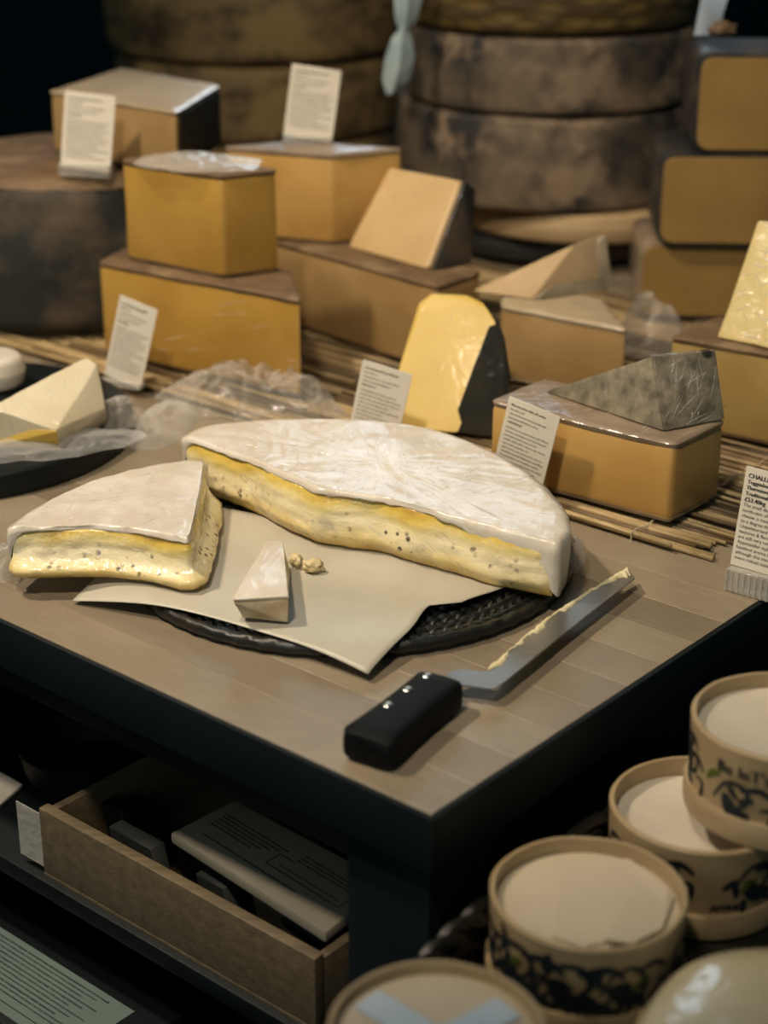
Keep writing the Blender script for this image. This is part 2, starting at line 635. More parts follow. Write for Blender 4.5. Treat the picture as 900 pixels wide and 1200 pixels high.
def stave(u0, u1, v0, v1):
    L = round(u1 - u0, 3)
    mi = random.randrange(4)
    if (L, mi) not in stave_cache:
        b = .00025
        w = v1 - v0
        prof = [(-w / 2 + b * .3, -.03), (w / 2 - b * .3, -.03), (w / 2 - b * .3, -b), (w / 2 - b * 2, 0), (-w / 2 + b * 2, 0), (-w / 2 + b * .3, -b)]
        rings = [[Vector((x, y, z)) for y, z in prof] for x in (-L / 2 + b * .4, L / 2 - b * .4)]
        vs, fs = loft(rings)
        me = bpy.data.meshes.new('stave')
        me.from_pydata(vs, [], fs)
        me.materials.append(STAVES[mi])
        stave_cache[(L, mi)] = me
    o = bpy.data.objects.new('stave', stave_cache[(L, mi)])
    COL.objects.link(o)
    o.parent = table
    o.location = tb((u0 + u1) / 2, (v0 + v1) / 2, random.uniform(-.00025, 0)) - table.location
    o.rotation_euler = (0, 0, math.atan2(U.y, U.x))


for i in range(nrow):
    v0 = EB + i * sw
    cuts = [EB] + [round(c, 2) for c in ([random.uniform(.25, .7), random.uniform(.85, 1.3)] if i % 2 else [random.uniform(.45, 1.1)])] + [TU - EB]
    for a, b in zip(cuts, cuts[1:]):
        stave(a, b, v0, v0 + sw)
for q in ((0, TU, 0, EB), (0, TU, TV - EB, TV), (0, EB, EB, TV - EB), (TU - EB, TU, EB, TV - EB)):
    hull('edge_band', tbox(*q, -.042, -.0006), DARK, table, .0018, 2)
hull('core_panel', tbox(EB, TU - EB, EB, TV - EB, -.042, -.031), DARK, table, .001)
for u in (.045, TU - .045):
    for v in (.045, TV - .045):
        hull('leg', tbox(u - .035, u + .035, v - .035, v + .035, -.9, -.042), DARK, table, .003)
hull('shelf_board', tbox(.085, TU - .085, .012, TV - .1, -.252, -.236), BLACKWOOD, table, .002)
hull('lower_shelf_board', tbox(.012, TU - .012, -.06, TV - .1, -.415, -.40), BLACKWOOD, table, .002)
hull('apron', tbox(.08, TU - .08, .06, .08, -.11, -.042), BLACKWOOD, table, .002)
hull('apron', tbox(.02, .04, .08, TV - .08, -.16, -.042), BLACKWOOD, table, .002)

# ------------------------------------------------------------------ reed mat under the hard cheeses
mat_v0 = (at(665, 612, 0) - CORNER).dot(V)
mat = thing('reed_mat', 'mat of thin dry reeds tied with thread under the hard cheeses', 'mat', tb(.6, mat_v0 + .3, 0))
reed_meshes = []
for k in range(12):
    n = 7
    L = random.choice((.34, .42, .5, .6))
    pts = [Vector(((i / 6 - .5) * L, random.uniform(-.0011, .0011), random.uniform(-.0004, .0004))) for i in range(n)]
    vs, fs = tube(pts, random.uniform(.0016, .0026), 6, [.75] + [random.uniform(.85, 1.1) for _ in range(5)] + [.7])
    me = bpy.data.meshes.new('reed')
    me.from_pydata(vs, [], fs)
    me.materials.append(REEDS[k % 4])
    me.shade_smooth()
    reed_meshes.append((me, L))
bright_reeds = [r_ for k_, r_ in enumerate(reed_meshes) if k_ % 4 in (1, 3)]
cnt = 0
v = mat_v0 + .003
row = 0
U_END = 1.12
while v < mat_v0 + .62 and cnt < 290:
    u = .075 + random.uniform(-.015, .015) if row > 6 else (.092 if row < 2 else .08) + random.uniform(-.012, .012)
    while u < U_END and cnt < 290:
        me, L = random.choice(bright_reeds if row < 9 and random.random() < .75 else reed_meshes)
        z = .0031 + (random.choice((0, 0, .0034)) if row < 9 else random.choice((0, 0, 0, .0028)))
        o = bpy.data.objects.new('reed', me)
        COL.objects.link(o)
        o.parent = mat
        if row < 9:
            o.scale = (1, 1.25, 1.25)
        o.location = tb(u + L / 2, v + random.uniform(-.001, .001), z) - mat.location
        o.rotation_euler = (random.uniform(0, 6), 0, math.atan2(U.y, U.x) + random.uniform(-.012, .012))
        cnt += 1
        u += L + .004
    v += .0036 if row < 9 else (.0062 if row < 40 else .0115)
    row += 1
for uu in (.14, .42, .72, 1.0):
    b = MB()
    prev = None
    pts = []
    for k in range(60):
        vv = mat_v0 - .002 + k * .0104
        pts.append(tb(uu + .002 * sin(k * 2.1), vv, .0092 + .0006 * sin(k * 3)))
    b.add(tube([tb(uu, mat_v0 - .002, .001)] + pts, .0006, 5))
    mesh('tie_thread', b.v, b.f, PARCH, mat)
MZ = .0102       # top of the mat


# ------------------------------------------------------------------ soft cheeses (sector outline with arc and cut edges)
def soft_cheese(name, label, cut, arc, z0, z1, drip=None, seed=0, group=None, foot=0.0):
    """cut: points of the cut edges in order (counter-clockwise), arc: points of the rinded edge"""
    C_ = []
    for i in range(len(cut) - 1):
        a, b = Vector(cut[i][:2]), Vector(cut[i + 1][:2])
        m = max(2, int((b - a).length / .005))
        C_ += [(a.lerp(b, k / m), 0) for k in range(m)]
    A_ = [(Vector((p.x, p.y)), 1) for p in catmull([Vector((q[0], q[1], 0)) for q in arc], 12)[:-1]]
    pts = [p for p, _ in C_ + A_]
    kind = [k for _, k in C_ + A_]
    # soften corners
    n = len(pts)
    for _ in range(2):
        pts = [(pts[i - 1] + pts[i] * 2 + pts[(i + 1) % n]) / 4 for i in range(n)]
    ks = [float(k) for k in kind]
    for _ in range(3):
        ks = [(ks[i - 1] + ks[i] + ks[(i + 1) % n]) / 3 for i in range(n)]
    cx = sum(p.x for p in pts) / n
    cy = sum(p.y for p in pts) / n
    t = thing(name, label, 'cheese', (cx, cy, z0), group=group)
    H = z1 - z0
    sd = Vector((seed * 7.3, seed * 2.1, 0))
    # paste
    rings = []
    NZ = 22
    for j in range(NZ + 1):
        q = j / NZ
        z = z0 + .001 + (H - .0045) * q
        off_cut = -.0045 + .0070 * sin(pi * min(.97, .12 + q * .85)) ** .7 + .0022 * math.exp(-((q - .22) / .12) ** 2) - .0008 * math.exp(-((q - .62) / .08) ** 2) + foot * math.exp(-((q - .1) / .25) ** 2)
        ring = []
        base = inset(pts, 0)
        for i in range(n):
            tt = pts[(i + 1) % n] - pts[i - 1]
            tt.normalize()
            nn = Vector((tt.y, -tt.x))
            p3 = Vector((pts[i].x, pts[i].y, z)) + sd
            d = off_cut + .0030 * noise.noise(p3 * 20) + .0014 * noise.noise(p3 * 75) + .0008 * noise.noise(p3 * 200)
            d = d * (1 - ks[i]) + (-.003) * ks[i]
            p = base[i] + nn * d
            ring.append(Vector((p.x, p.y, z)))
        rings.append(ring)
    vs, fs = loft(rings)
    mesh('paste', vs, fs, layered_paste(name + '_paste', 0, H), t, angle=80)
    # rind: side wall on the arc, ragged lip on the cuts, domed top
    rings = []

    def ring_at(fz, fo):
        r = []
        for i in range(n):
            tt = pts[(i + 1) % n] - pts[i - 1]
            tt.normalize()
            nn = Vector((tt.y, -tt.x))
            z, o = fz(i), fo(i)
            p3 = Vector((pts[i].x, pts[i].y, z)) + sd
            o += .0015 * noise.noise(p3 * 50)
            p = pts[i] + nn * o
            r.append(Vector((p.x, p.y, z)))
        return r

    def low(i):
        p3 = Vector((pts[i].x, pts[i].y, 0)) + sd
        rag = z1 - .0045 + .0022 * noise.noise(p3 * 130) + .0022 * noise.noise(p3 * 45)
        if drip:
            w = max(0, min(1, (pts[i].x - drip[0]) / (drip[1] - drip[0])))
            w = w * w * (3 - 2 * w)
            rag -= drip[2] * w * (1 + .35 * noise.noise(p3 * 45))
        return rag * (1 - ks[i]) + (z0 + .0005) * ks[i]
    for q in (0, .25, .5, .75, 1):
        rings.append(ring_at(lambda i: low(i) * (1 - q) + (z1 - .003) * q,
                             lambda i: (-.0022 if q == 0 else -.0006) * (1 - ks[i]) + (.001 + .003 * sin(pi * (.15 + .6 * q))) * ks[i]))
    rings.append(ring_at(lambda i: z1 - .0012, lambda i: -.0018))
    c2 = Vector((cx, cy))
    for s in (.965, .93, .88, .8, .7, .6, .48, .35, .2, .06):
        r = []
        for i in range(n):
            p = c2.lerp(pts[i], s)
            p3 = Vector((p.x, p.y, 0)) + sd
            z = z1 + .0012 * noise.noise(p3 * 30) + .0022 * noise.noise(p3 * 12) + .0006 * noise.noise(p3 * 110)
            r.append(Vector((p.x, p.y, z)))
        rings.append(r)
    vs, fs = loft(rings, cap0=False)
    mesh('rind', vs, fs, RIND_W, t, angle=80)
    return t


# woven tray
TC = Vector((-.0286, 1.297, 0))
TR = .182
tray = thing('woven_tray', 'round black woven cane tray under the large soft cheese and the paper', 'tray', TC)
vs, fs = lathe([(.0005, 0), (TR - .012, 0), (TR - .004, .002), (TR - .006, .0075), (.0005, .0075)], TC, 64)
mesh('base', vs, fs, WICKER, tray)
b = MB()


def stitch(c, d, ln, w, h):
    """small cane strand: 6-sided lozenge"""
    s = Vector((-d.y, d.x, 0))
    z = Vector((0, 0, 1))
    rings = []
    for t_, k in ((-1, .35), (-.5, .9), (0, 1), (.5, .9), (1, .35)):
        m = c + d * ln * t_ * .5 - z * h * .25 * t_ * t_
        rings.append([m + s * w * k * cos(a) * .5 + z * h * k * sin(a) for a in (0, pi / 3, 2 * pi / 3, pi)])
    vs_, fs_ = [p for r in rings for p in r], []
    for k in range(4):
        for i in range(3):
            fs_.append([k * 4 + i, k * 4 + i + 1, (k + 1) * 4 + i + 1, (k + 1) * 4 + i])
    return vs_, fs_


r = .02
ri = 0
while r < TR - .01:
    m = int(2 * pi * r / .0105)
    for i in range(m):
        a = 2 * pi * (i + .5 * (ri % 2)) / m
        e = Vector((cos(a), sin(a), 0))
        tg = Vector((-sin(a), cos(a), 0))
        d = (tg + e * (.55 if ri % 2 else -.55)).normalized()
        b.add(stitch(TC + e * r + Vector((0, 0, .0078)), d, .0128, .0056, .0036))
    r += .0060
    ri += 1
w = mesh('weave', b.v, b.f, WICKER, tray)
w['kind'] = 'stuff'
rings = []
nr = 220
for i in range(nr):
    a = 2 * pi * i / nr
    e = Vector((cos(a), sin(a), 0))
    rings.append([TC + e * (TR - .004) + (e * cos(q) + Vector((0, 0, 1)) * sin(q)) * (.0052 + .0006 * sin(q * 2 + a * 58)) + Vector((0, 0, .0068)) for q in [2 * pi * k / 10 for k in range(10)]])
rings.append(rings[0])
vs, fs = loft(rings, False, False)
mesh('rim', vs, fs, WICKER, tray)

# greaseproof paper on the tray
PZ = .0142
pl, pb_, pr = at(84, 702, .005), at(431, 786, .010), at(577, 694, PZ)
pk = Vector((-.12, 1.42, PZ))
vs, fs = [], []
NU, NV = 46, 34


def paper_pt(s, t):
    # s along the front-left edge (0 left .. 1 front corner), t towards the back
    fl = pl.lerp(pb_, s)
    bk = Vector((-.16, 1.38, 0)).lerp(Vector((.115, 1.245, 0)), s)
    # the front edge bows slightly and the right edge curves in
    p = fl.lerp(bk, t)
    p.x += .010 * s * sin(pi * t) * (-1 if t < .55 else 1.1) - .012 * s * math.exp(-((t - .55) / .16) ** 2)
    nrm = Vector((-.35, -.94, 0))
    p += nrm * (-.010 * sin(pi * s) * (1 - t))
    d = (Vector((p.x, p.y, 0)) - TC).length
    z = PZ + .0005 * sin(p.x * 60 + p.y * 25)
    e_ = max(0, d - TR + .004)
    z -= e_ * e_ / (e_ + .03) * .33
    z += .005 * max(0, s - .86) / .14 * math.exp(-((t - .5) / .25) ** 2)      # lifted curl on the right edge
    return Vector((p.x, p.y, max(z, .0015)))


for j in range(NV + 1):
    for i in range(NU + 1):
        vs.append(paper_pt(i / NU, j / NV))
for j in range(NV):
    for i in range(NU):
        q = j * (NU + 1) + i
        fs.append([q, q + 1, q + NU + 2, q + NU + 1])
paper = mesh('greaseproof_paper', vs, fs, PAPER, None, angle=80)
tag(paper, 'sheet of pale greaseproof paper spread over the front of the woven tray', 'paper')
so = paper.modifiers.new('thickness', 'SOLIDIFY')
so.thickness = .0004

# large soft cheese
BZ0, BZ1 = .0156, .064
g = lambda x, y, z=BZ1: at(x, y, z)
cutL = [g(214, 511), g(262, 527), g(300, 541), g(345, 562), g(372, 573), g(450, 583), g(520, 603), g(590, 621), g(652, 634)]
arcB = [g(652, 634), g(664, 612), g(655, 590), g(632, 564), g(600, 541), g(560, 520), g(510, 502), g(460, 493), g(400, 489), g(340, 489), g(285, 492), g(240, 498), g(214, 511)]
brie = soft_cheese('truffled_brie', 'largest soft white cheese, half a wheel with a long truffled yellow cut side', cutL, arcB, BZ0, BZ1, (.035, .122, .030), 1)
# quarter of soft cheese
VZ0, VZ1 = .0156, .056
cutV = [at(9, 618, VZ1), at(60, 617, VZ1), at(120, 616, VZ1), at(180, 623, VZ1), at(223, 634, VZ1), at(231, 600, VZ1), at(238, 565, VZ1), at(241, 541, VZ1)]
arcV = [at(241, 541, VZ1), at(222, 539, VZ1), at(180, 545, VZ1), at(130, 556, VZ1), at(85, 572, VZ1), at(45, 592, VZ1), at(9, 618, VZ1)]
quarter = soft_cheese('soft_cheese_quarter', 'quarter of soft white cheese at the left front corner of the paper', cutV, arcV, VZ0, VZ1, None, 2, foot=.011)
# small sample piece
sp = thing('cheese_sample', 'small wedge of white-rinded cheese alone in the middle of the paper', 'cheese', at(308, 705, .0152))
zt = .038
top = [at(272, 702, zt), at(338, 698, zt), at(331, 634, zt), at(312, 634, zt)]
zb = .0152
bot = [at(285, 724, zb), at(337, 730, zb), at(339, 668, zb), at(318, 668, zb)]
hull('paste', [p.lerp(q, .12) for p, q in zip(top, bot)] + [p.lerp(q, .94) for p, q in zip(top, bot)], CREAM, sp, .002, 2, sub=3, jit=.0012)
c0 = sum(top, Vector()) / 4
hull('top_rind', [c0 + (p - c0) * 1.02 for p in top] + [c0 + (p.lerp(q, .16) - c0) * 1.0 for p, q in zip(top, bot)], RIND_W, sp, .0012, 2, sub=3, jit=.0008)
fr = [top[0].lerp(bot[0], .14), top[1].lerp(bot[1], .14), bot[1].lerp(top[1], .06), bot[0].lerp(top[0], .06)]
hull('outer_rind', [p + Vector((0, d, 0)) for p in fr for d in (-.0014, .003)], RIND_TANW, sp, .001, 2, sub=3, jit=.0016)
c1 = sum(bot, Vector()) / 4
hull('bottom_rind', [c1 + (p - c1) * 1.0 for p in bot] + [c1 + (q.lerp(p, .08) - c1) for p, q in zip(top, bot)], RIND_BR, sp, .0008, 1)


def blob(name, c, r, mat, seed, sq=(1, 1, .6), parent=None, amt=.5):
    bm = bmesh.new()
    bmesh.ops.create_icosphere(bm, subdivisions=3, radius=1)
    for v_ in bm.verts:
        k = 1 + amt * noise.noise(v_.co * 1.7 + Vector((seed, 0, 0))) + .25 * noise.noise(v_.co * 5 + Vector((0, seed, 0)))
        v_.co = Vector((v_.co.x * sq[0] * k, v_.co.y * sq[1] * k, v_.co.z * sq[2] * k)) * r
    lo = min(v_.co.z for v_ in bm.verts)
    vs_ = [v_.co + Vector(c) - Vector((0, 0, lo)) for v_ in bm.verts]
    bm.verts.index_update()
    fs_ = [[v_.index for v_ in f.verts] for f in bm.faces]
    bm.free()
    return mesh(name, vs_, fs_, mat, parent, angle=80)


tag(blob('cheese_crumb', at(366, 670, .0150), .0075, CREAM, 3, (1.2, .8, .6)), 'crumbled bit of yellow cheese on the paper right of the small wedge', 'crumb')
tag(blob('cheese_crumb', at(347, 664, .0150), .0058, CREAM, 5, (.8, 1.1, .8)), 'crumb of yellow cheese touching the small wedge on its right side', 'crumb')

# ------------------------------------------------------------------ cheese knife
kn = thing('cheese_knife', 'cheese knife with black riveted handle and cranked steel blade, lying by the tray', 'knife', at(470, 830, 0))
HZ = .024
top4 = [at(399, 853, HZ), at(452, 873, HZ), at(544, 796, HZ), at(501, 776, HZ)]
ax = ((top4[2] + top4[3]) / 2 - (top4[0] + top4[1]) / 2)
L = ax.length
ax.normalize()
ax.z = 0
sd = Vector((ax.y, -ax.x, 0))
o0 = (top4[0] + top4[1]) / 2
o0.z = 0
wd = ((top4[0] - top4[1]).length) / 2 * 1.14
rings = []
for i in range(13):
    t_ = i / 12
    ww = wd * (1.02 - .10 * sin(pi * t_) - .12 * t_)
    if i == 0 or i == 12:
        ww *= .82
    hz = HZ * (.5 if i in (0, 12) else .5)
    zc = HZ / 2
    hh = HZ / 2 * (.78 if i in (0, 12) else 1)
    ring = []
    for k in range(20):
        a = 2 * pi * k / 20
        sx = math.copysign(abs(cos(a)) ** .40, cos(a))
        sz = math.copysign(abs(sin(a)) ** .40, sin(a))
        ring.append(o0 + ax * (L * t_ + (.003 if i == 0 else -.003 if i == 12 else 0)) + sd * ww * sx + Vector((0, 0, zc + hh * sz)))
    rings.append(ring)
vs, fs = loft(rings)
grip = mesh('handle', vs, fs, BLACKPLASTIC, kn, angle=60)
for px, py in ((455, 826), (478, 808), (501, 792)):
    vs, fs = lathe([(.0004, -.002), (.0036, -.002), (.0036, .0004), (.0028, .0011), (.0004, .0013)], at(px, py, HZ - .0002), 16)
    mesh('rivet', vs, fs, RIVET, grip)
BLZ = .0125
edge_a = [at(524, 791, BLZ), at(541, 786, BLZ), at(566, 789, BLZ), at(573, 786, BLZ), at(600, 763, BLZ), at(650, 722, BLZ), at(735, 668, BLZ)]
edge_b = [at(520, 806, BLZ), at(538, 803, BLZ), at(570, 807, BLZ), at(583, 805, BLZ), at(620, 776, BLZ), at(668, 737, BLZ), at(744, 678, BLZ)]
b = MB()
th = .0013
A3 = catmull(edge_a, 6)
B3 = catmull(edge_b, 6)
rings = [[a_ + Vector((0, 0, th)), b_ + Vector((0, 0, th * .4)), b_ - Vector((0, 0, th * .4)), a_ - Vector((0, 0, th * .2))] for a_, b_ in zip(A3, B3)]
vs, fs = loft(rings)
mesh('blade', vs, fs, STEEL, kn, angle=30)
b = MB()
rings = []
NR = 90
i0_, i1_ = int(.52 * (len(A3) - 1)), len(A3) - 1
for i in range(NR + 1):
    f_ = i0_ + (i1_ - i0_) * (i / NR) ** .6
    k_ = min(int(f_), len(A3) - 2)
    a_ = A3[k_].lerp(A3[k_ + 1], f_ - k_)
    b_ = B3[k_].lerp(B3[k_ + 1], f_ - k_)
    w_ = (b_ - a_)
    q = i / NR
    amt = .10 + .34 * max(0, noise.noise(Vector((q * 9, 0, 0))) + .25) + .55 * max(0, (q - .80) / .20) + .18 * noise.noise(Vector((q * 40, 3, 0)))
    amt = max(.05, min(.85, amt)) * (1 if q < .985 else .5)
    o1 = -.08 + .10 * noise.noise(Vector((q * 30, 9, 1)))
    hh_ = .0009 + .0030 * amt * (.8 + .8 * noise.noise(Vector((q * 55, 5, 2))))
    e0, e1 = a_ + w_ * o1, a_ + w_ * (o1 + amt)
    zt_ = Vector((0, 0, BLZ - a_.z + th))
    rings.append([e0 + zt_ * .6, e0.lerp(e1, .2) + zt_ + Vector((0, 0, hh_ * .8)), e0.lerp(e1, .55) + zt_ + Vector((0, 0, hh_)), e0.lerp(e1, .85) + zt_ + Vector((0, 0, hh_ * .6)), e1 + zt_ - Vector((0, 0, .0004)), e0.lerp(e1, .4) + zt_ - Vector((0, 0, .0006))])
b.add(loft(rings))
rz = mesh('cheese_residue', b.v, b.f, RESIDUE, kn, angle=80)
rz['label'] = 'smear of soft cheese stuck along the blade'
random.seed(11)

def film(name, label, c, rx, ry, hgt, seed, mat_=FILM, n=34, sc_=22, yaw=0, edge=.3, parent=None, cat='plastic film', fine=1.0):
    """a crumpled sheet of cling film resting on its base height c.z"""
    vs_, fs_ = [], []
    R_ = Matrix.Rotation(yaw, 3, 'Z')
    for j in range(n + 1):
        for i in range(n + 1):
            x, y = i / n * 2 - 1, j / n * 2 - 1
            # square to disc
            X = x * math.sqrt(1 - y * y / 2)
            Y = y * math.sqrt(1 - x * x / 2)
            r_ = math.hypot(X, Y)
            env = max(0, 1 - r_ ** 2.2)
            p = Vector((X * rx, Y * ry, 0))
            q = p * sc_ + Vector((seed * 5.1, seed * 1.7, 0))
            rid = 1 - abs(noise.noise(q)) * 2
            rid2 = 1 - abs(noise.noise(q * 2.3 + Vector((3, 1, 7)))) * 2
            z_ = hgt * (env * (.55 + .28 * rid + .20 * rid2 * fine) + edge * .12 * (1 - env) * max(0, rid2))
            jx = noise.noise_vector(q * .9) * (.12 * rx)
            p = p + Vector((jx.x, jx.y, 0))
            vs_.append(R_ @ p + Vector(c) + Vector((0, 0, max(.0006, z_))))
    for j in range(n):
        for i in range(n):
            q = j * (n + 1) + i
            fs_.append([q, q + 1, q + n + 2, q + n + 1])
    o_ = mesh(name, vs_, fs_, mat_, parent, angle=22)
    if parent is None:
        tag(o_, label, cat, 'scraps of cling film')
    return o_


# ------------------------------------------------------------------ creases of the tight cling film
from mathutils.bvhtree import BVHTree
CREASE = film_mat('film_crease', .16, .12, 'f6f3ec')


def creases(parent, objs, n, length, dirf, seed, keep=lambda p, nn: True, w_=.0006, h_=.0003):
    """thin ridges of cling film lying on the surface of the given parts"""
    rnd = random.Random(seed)
    bpy.context.view_layer.update()
    vs_, fs_ = [], []
    for o_ in objs:
        mw = Matrix.Translation(root_of(o_).location) if o_.parent else Matrix.Translation(o_.location)
        vv = [mw @ v_.co for v_ in o_.data.vertices]
        vs_0 = len(vs_)
        fs_ += [[i_ + vs_0 for i_ in p_.vertices] for p_ in o_.data.polygons]
        vs_ += vv
    tree = BVHTree.FromPolygons(vs_, fs_)
    cands = []
    for f_ in fs_:
        if len(f_) > 8:
            continue
        c_ = sum((vs_[i_] for i_ in f_), Vector()) / len(f_)
        a_ = (vs_[f_[1]] - vs_[f_[0]]).cross(vs_[f_[-1]] - vs_[f_[0]]).length
        cands.append(([vs_[i_] for i_ in f_], a_))
    b_ = MB()
    tries = 0
    done = 0
    wts = [a_ for _, a_ in cands]
    while done < n and tries < n * 12:
        tries += 1
        cw = rnd.choices(cands, wts)[0][0]
        rw = [-math.log(rnd.random() + 1e-9) for _ in cw]
        p0_ = sum((q_ * k_ for q_, k_ in zip(cw, rw)), Vector()) / sum(rw) + Vector((rnd.uniform(-1, 1), rnd.uniform(-1, 1), rnd.uniform(-1, 1))) * .002
        p_, nn, _, _ = tree.find_nearest(p0_)
        if p_ is None or not keep(p_, nn):
            continue
        d_ = dirf(p_, rnd)
        L_ = rnd.uniform(*length)
        step_ = .0035
        pts_ = []
        for k_ in range(int(L_ / step_)):
            q_, qn, _, _ = tree.find_nearest(p_)
            if q_ is None or not keep(q_, qn) or (q_ - p_).length > .004:
                break
            pts_.append((q_, qn))
            t_ = d_ - qn * d_.dot(qn)
            if t_.length < 1e-5:
                break
            p_ = q_ + t_.normalized() * step_ + Vector((rnd.uniform(-1, 1), rnd.uniform(-1, 1), rnd.uniform(-1, 1))) * .0004
        if len(pts_) < 3:
            continue
        rings_ = []
        for k_, (q_, qn) in enumerate(pts_):
            t_ = (pts_[min(k_ + 1, len(pts_) - 1)][0] - pts_[max(k_ - 1, 0)][0]).normalized()
            sd_ = t_.cross(qn).normalized()
            e_ = sin(pi * (k_ + .6) / (len(pts_) + .2))
            rings_.append([q_ - sd_ * w_ * e_ - qn * .0002, q_ + qn * h_ * e_, q_ + sd_ * w_ * e_ - qn * .0002])
        b_.add(loft(rings_))
        done += 1
    if b_.v:
        o2 = mesh('film_creases', b_.v, b_.f, CREASE, parent, angle=80)
        o2['kind'] = 'stuff'


def kid(t, name):
    return [c for c in t.children if c.name.split('.')[0] == name][0]


BCEN = Vector((-.02, 1.36, .06))


def radial(c, jit):
    return lambda p, r: Vector(((p - c).x, (p - c).y, 0)).normalized() + Vector((r.uniform(-jit, jit), r.uniform(-jit, jit), r.uniform(-jit, jit)))


def along(d, jit):
    return lambda p, r: Vector(d) + Vector((r.uniform(-jit, jit), r.uniform(-jit, jit), r.uniform(-jit, jit)))


creases(brie, [kid(brie, 'rind')], 150, (.012, .045), radial(Vector((.03, 1.26, 0)), .35), 1, lambda p, n_: n_.z > .75)
creases(brie, [kid(brie, 'paste')], 80, (.010, .035), along((.8, -.4, -.55), .25), 2, lambda p, n_: abs(n_.z) < .8 and p.z < .058)
creases(quarter, [kid(quarter, 'rind')], 50, (.010, .030), along((.6, .6, 0), .5), 3, lambda p, n_: n_.z > .75)
creases(quarter, [kid(quarter, 'paste')], 40, (.010, .030), along((.7, -.1, -.6), .35), 4, lambda p, n_: abs(n_.z) < .8 and p.z < .050)

# ------------------------------------------------------------------ hard cheeses on the mat
E_ = .0005
# right block with grey wedge
bt = .083
B0, B1, B2 = at(576, 468, bt), at(791, 519, bt), at(849, 490, bt)
block('hard_cheese_block', 'honey coloured hard cheese block on the reed mat carrying the grey rinded wedge', [B0, B1, B2, B0 + B2 - B1], MZ, bt, COMTE2, RIND_PINK, bulge=.001)
zb = bt + .001
T_, F0, R0 = at(638, 459, zb), at(777, 505, zb), at(849, 491, zb)
F1 = at(763, 418, zb + .056)
R1 = on_plane(838, 410, F0, F1, R0)
T2 = T_ + (R0 - F0) * .8
wg = thing('grey_cheese_wedge', 'film wrapped wedge with grey mottled rind lying on the honey coloured block', 'cheese', (T_ + F0 + R0) / 3)
wg.location.z = zb
dv = (R0 - F0).normalized()
hull('paste', [T_ + dv * .006, F0 + dv * .006, F1 + dv * .006, T2, R0 - dv * .002, R1 - dv * .002], CREAM, wg, .002)
hull('front_rind', [T_, F0, F1, T_ + dv * .0055, F0 + dv * .0055, F1 + dv * .0055], RIND_GREY, wg, .0015)
nf = (F0 - T_).normalized()
hull('outer_rind', [F0 + nf * .001 + dv * .001, F1 + nf * .001 + dv * .001, R0 + nf * .001, R1 + nf * .001, F0 - nf * .006 + dv * .004, F1 - nf * .006 + dv * .004, R0 - nf * .006, R1 - nf * .006], RIND_GREY, wg, .002)

creases(wg, [kid(wg, 'outer_rind')], 60, (.010, .040), along((.35, .6, .55), .55), 5, lambda p, n_: abs(n_.z) < .7)
creases(wg, [kid(wg, 'front_rind')], 22, (.010, .030), along((.2, .1, .9), .3), 6, lambda p, n_: abs(n_.z) < .7)
B_block = [o for o in bpy.data.objects if o.get('label', '').startswith('honey coloured')][0]
creases(B_block, [kid(B_block, 'top_rind')], 40, (.010, .030), along((.7, .5, 0), .7), 7, lambda p, n_: n_.z > .6)

# left stack
dt = .114
block('golden_cheese_block', 'large golden hard cheese slab on the mat, bottom of the left stack', [at(115, 306, dt), at(352, 350, dt), at(340, 316, dt), at(150, 288, dt)], MZ, dt, COMTE, RIND_BR)
E0, E1, E2 = at(148, 304, dt + E_), at(262, 327, dt + E_), at(328, 318, dt + E_)
ec = block('golden_cheese_block', 'golden hard cheese cube on top of the large golden slab', [E0, E1, E2, E0 + E2 - E1], dt + E_, .222, COMTE, RIND_BR)

ce = (E0 + E2) / 2
film('plastic_wrap', '', Vector((ce.x, ce.y, .2225)), .070, .050, .009, 12, FILM_HEAVY, 40, 48, math.atan2((E1 - E0).y, (E1 - E0).x) * .5, parent=ec)

film('plastic_wrap', '', at(668, 655, .0142), .012, .032, .020, 15, FILM, 26, 60, -.25, parent=brie)
film('plastic_wrap', '', at(8, 668, .004), .010, .026, .026, 17, FILM, 26, 60, .1, parent=quarter)

D_block = [o for o in bpy.data.objects if o.get('label', '').startswith('large golden')][0]
creases(D_block, [kid(D_block, 'paste')], 24, (.02, .06), along((.8, -.5, .25), .25), 8, lambda p, n_: abs(n_.z) < .5)
creases(D_block, [kid(D_block, 'top_rind')], 30, (.008, .025), along((.8, .2, 0), .7), 9, lambda p, n_: n_.z > .5)
creases(ec, [kid(ec, 'top_rind')], 50, (.008, .03), along((.8, .2, 0), .9), 10, lambda p, n_: n_.z > .5)

# middle stack
it = .105
i0, i1 = at(285, 271, it), at(512, 334, it)
block('tan_cheese_block', 'wide tan cheese block behind the golden stack, bottom of the middle stack', [i0, i1, i1 + V * .075, i0 + V * .15], MZ, it, TANCHEESE, RIND_BR)
h0, h1, h2 = at(262, 171, .208), at(388, 180, .208), at(472, 173, .208)
for p in (h0, h1, h2):
    p.z = it + E_
block('tan_cheese_block', 'tan cheese block with a price card standing on its top', [h0, h1, h2, h0 + h2 - h1], it + E_, .208, COMTE2, RIND_BR, roof=RIND_PINK)
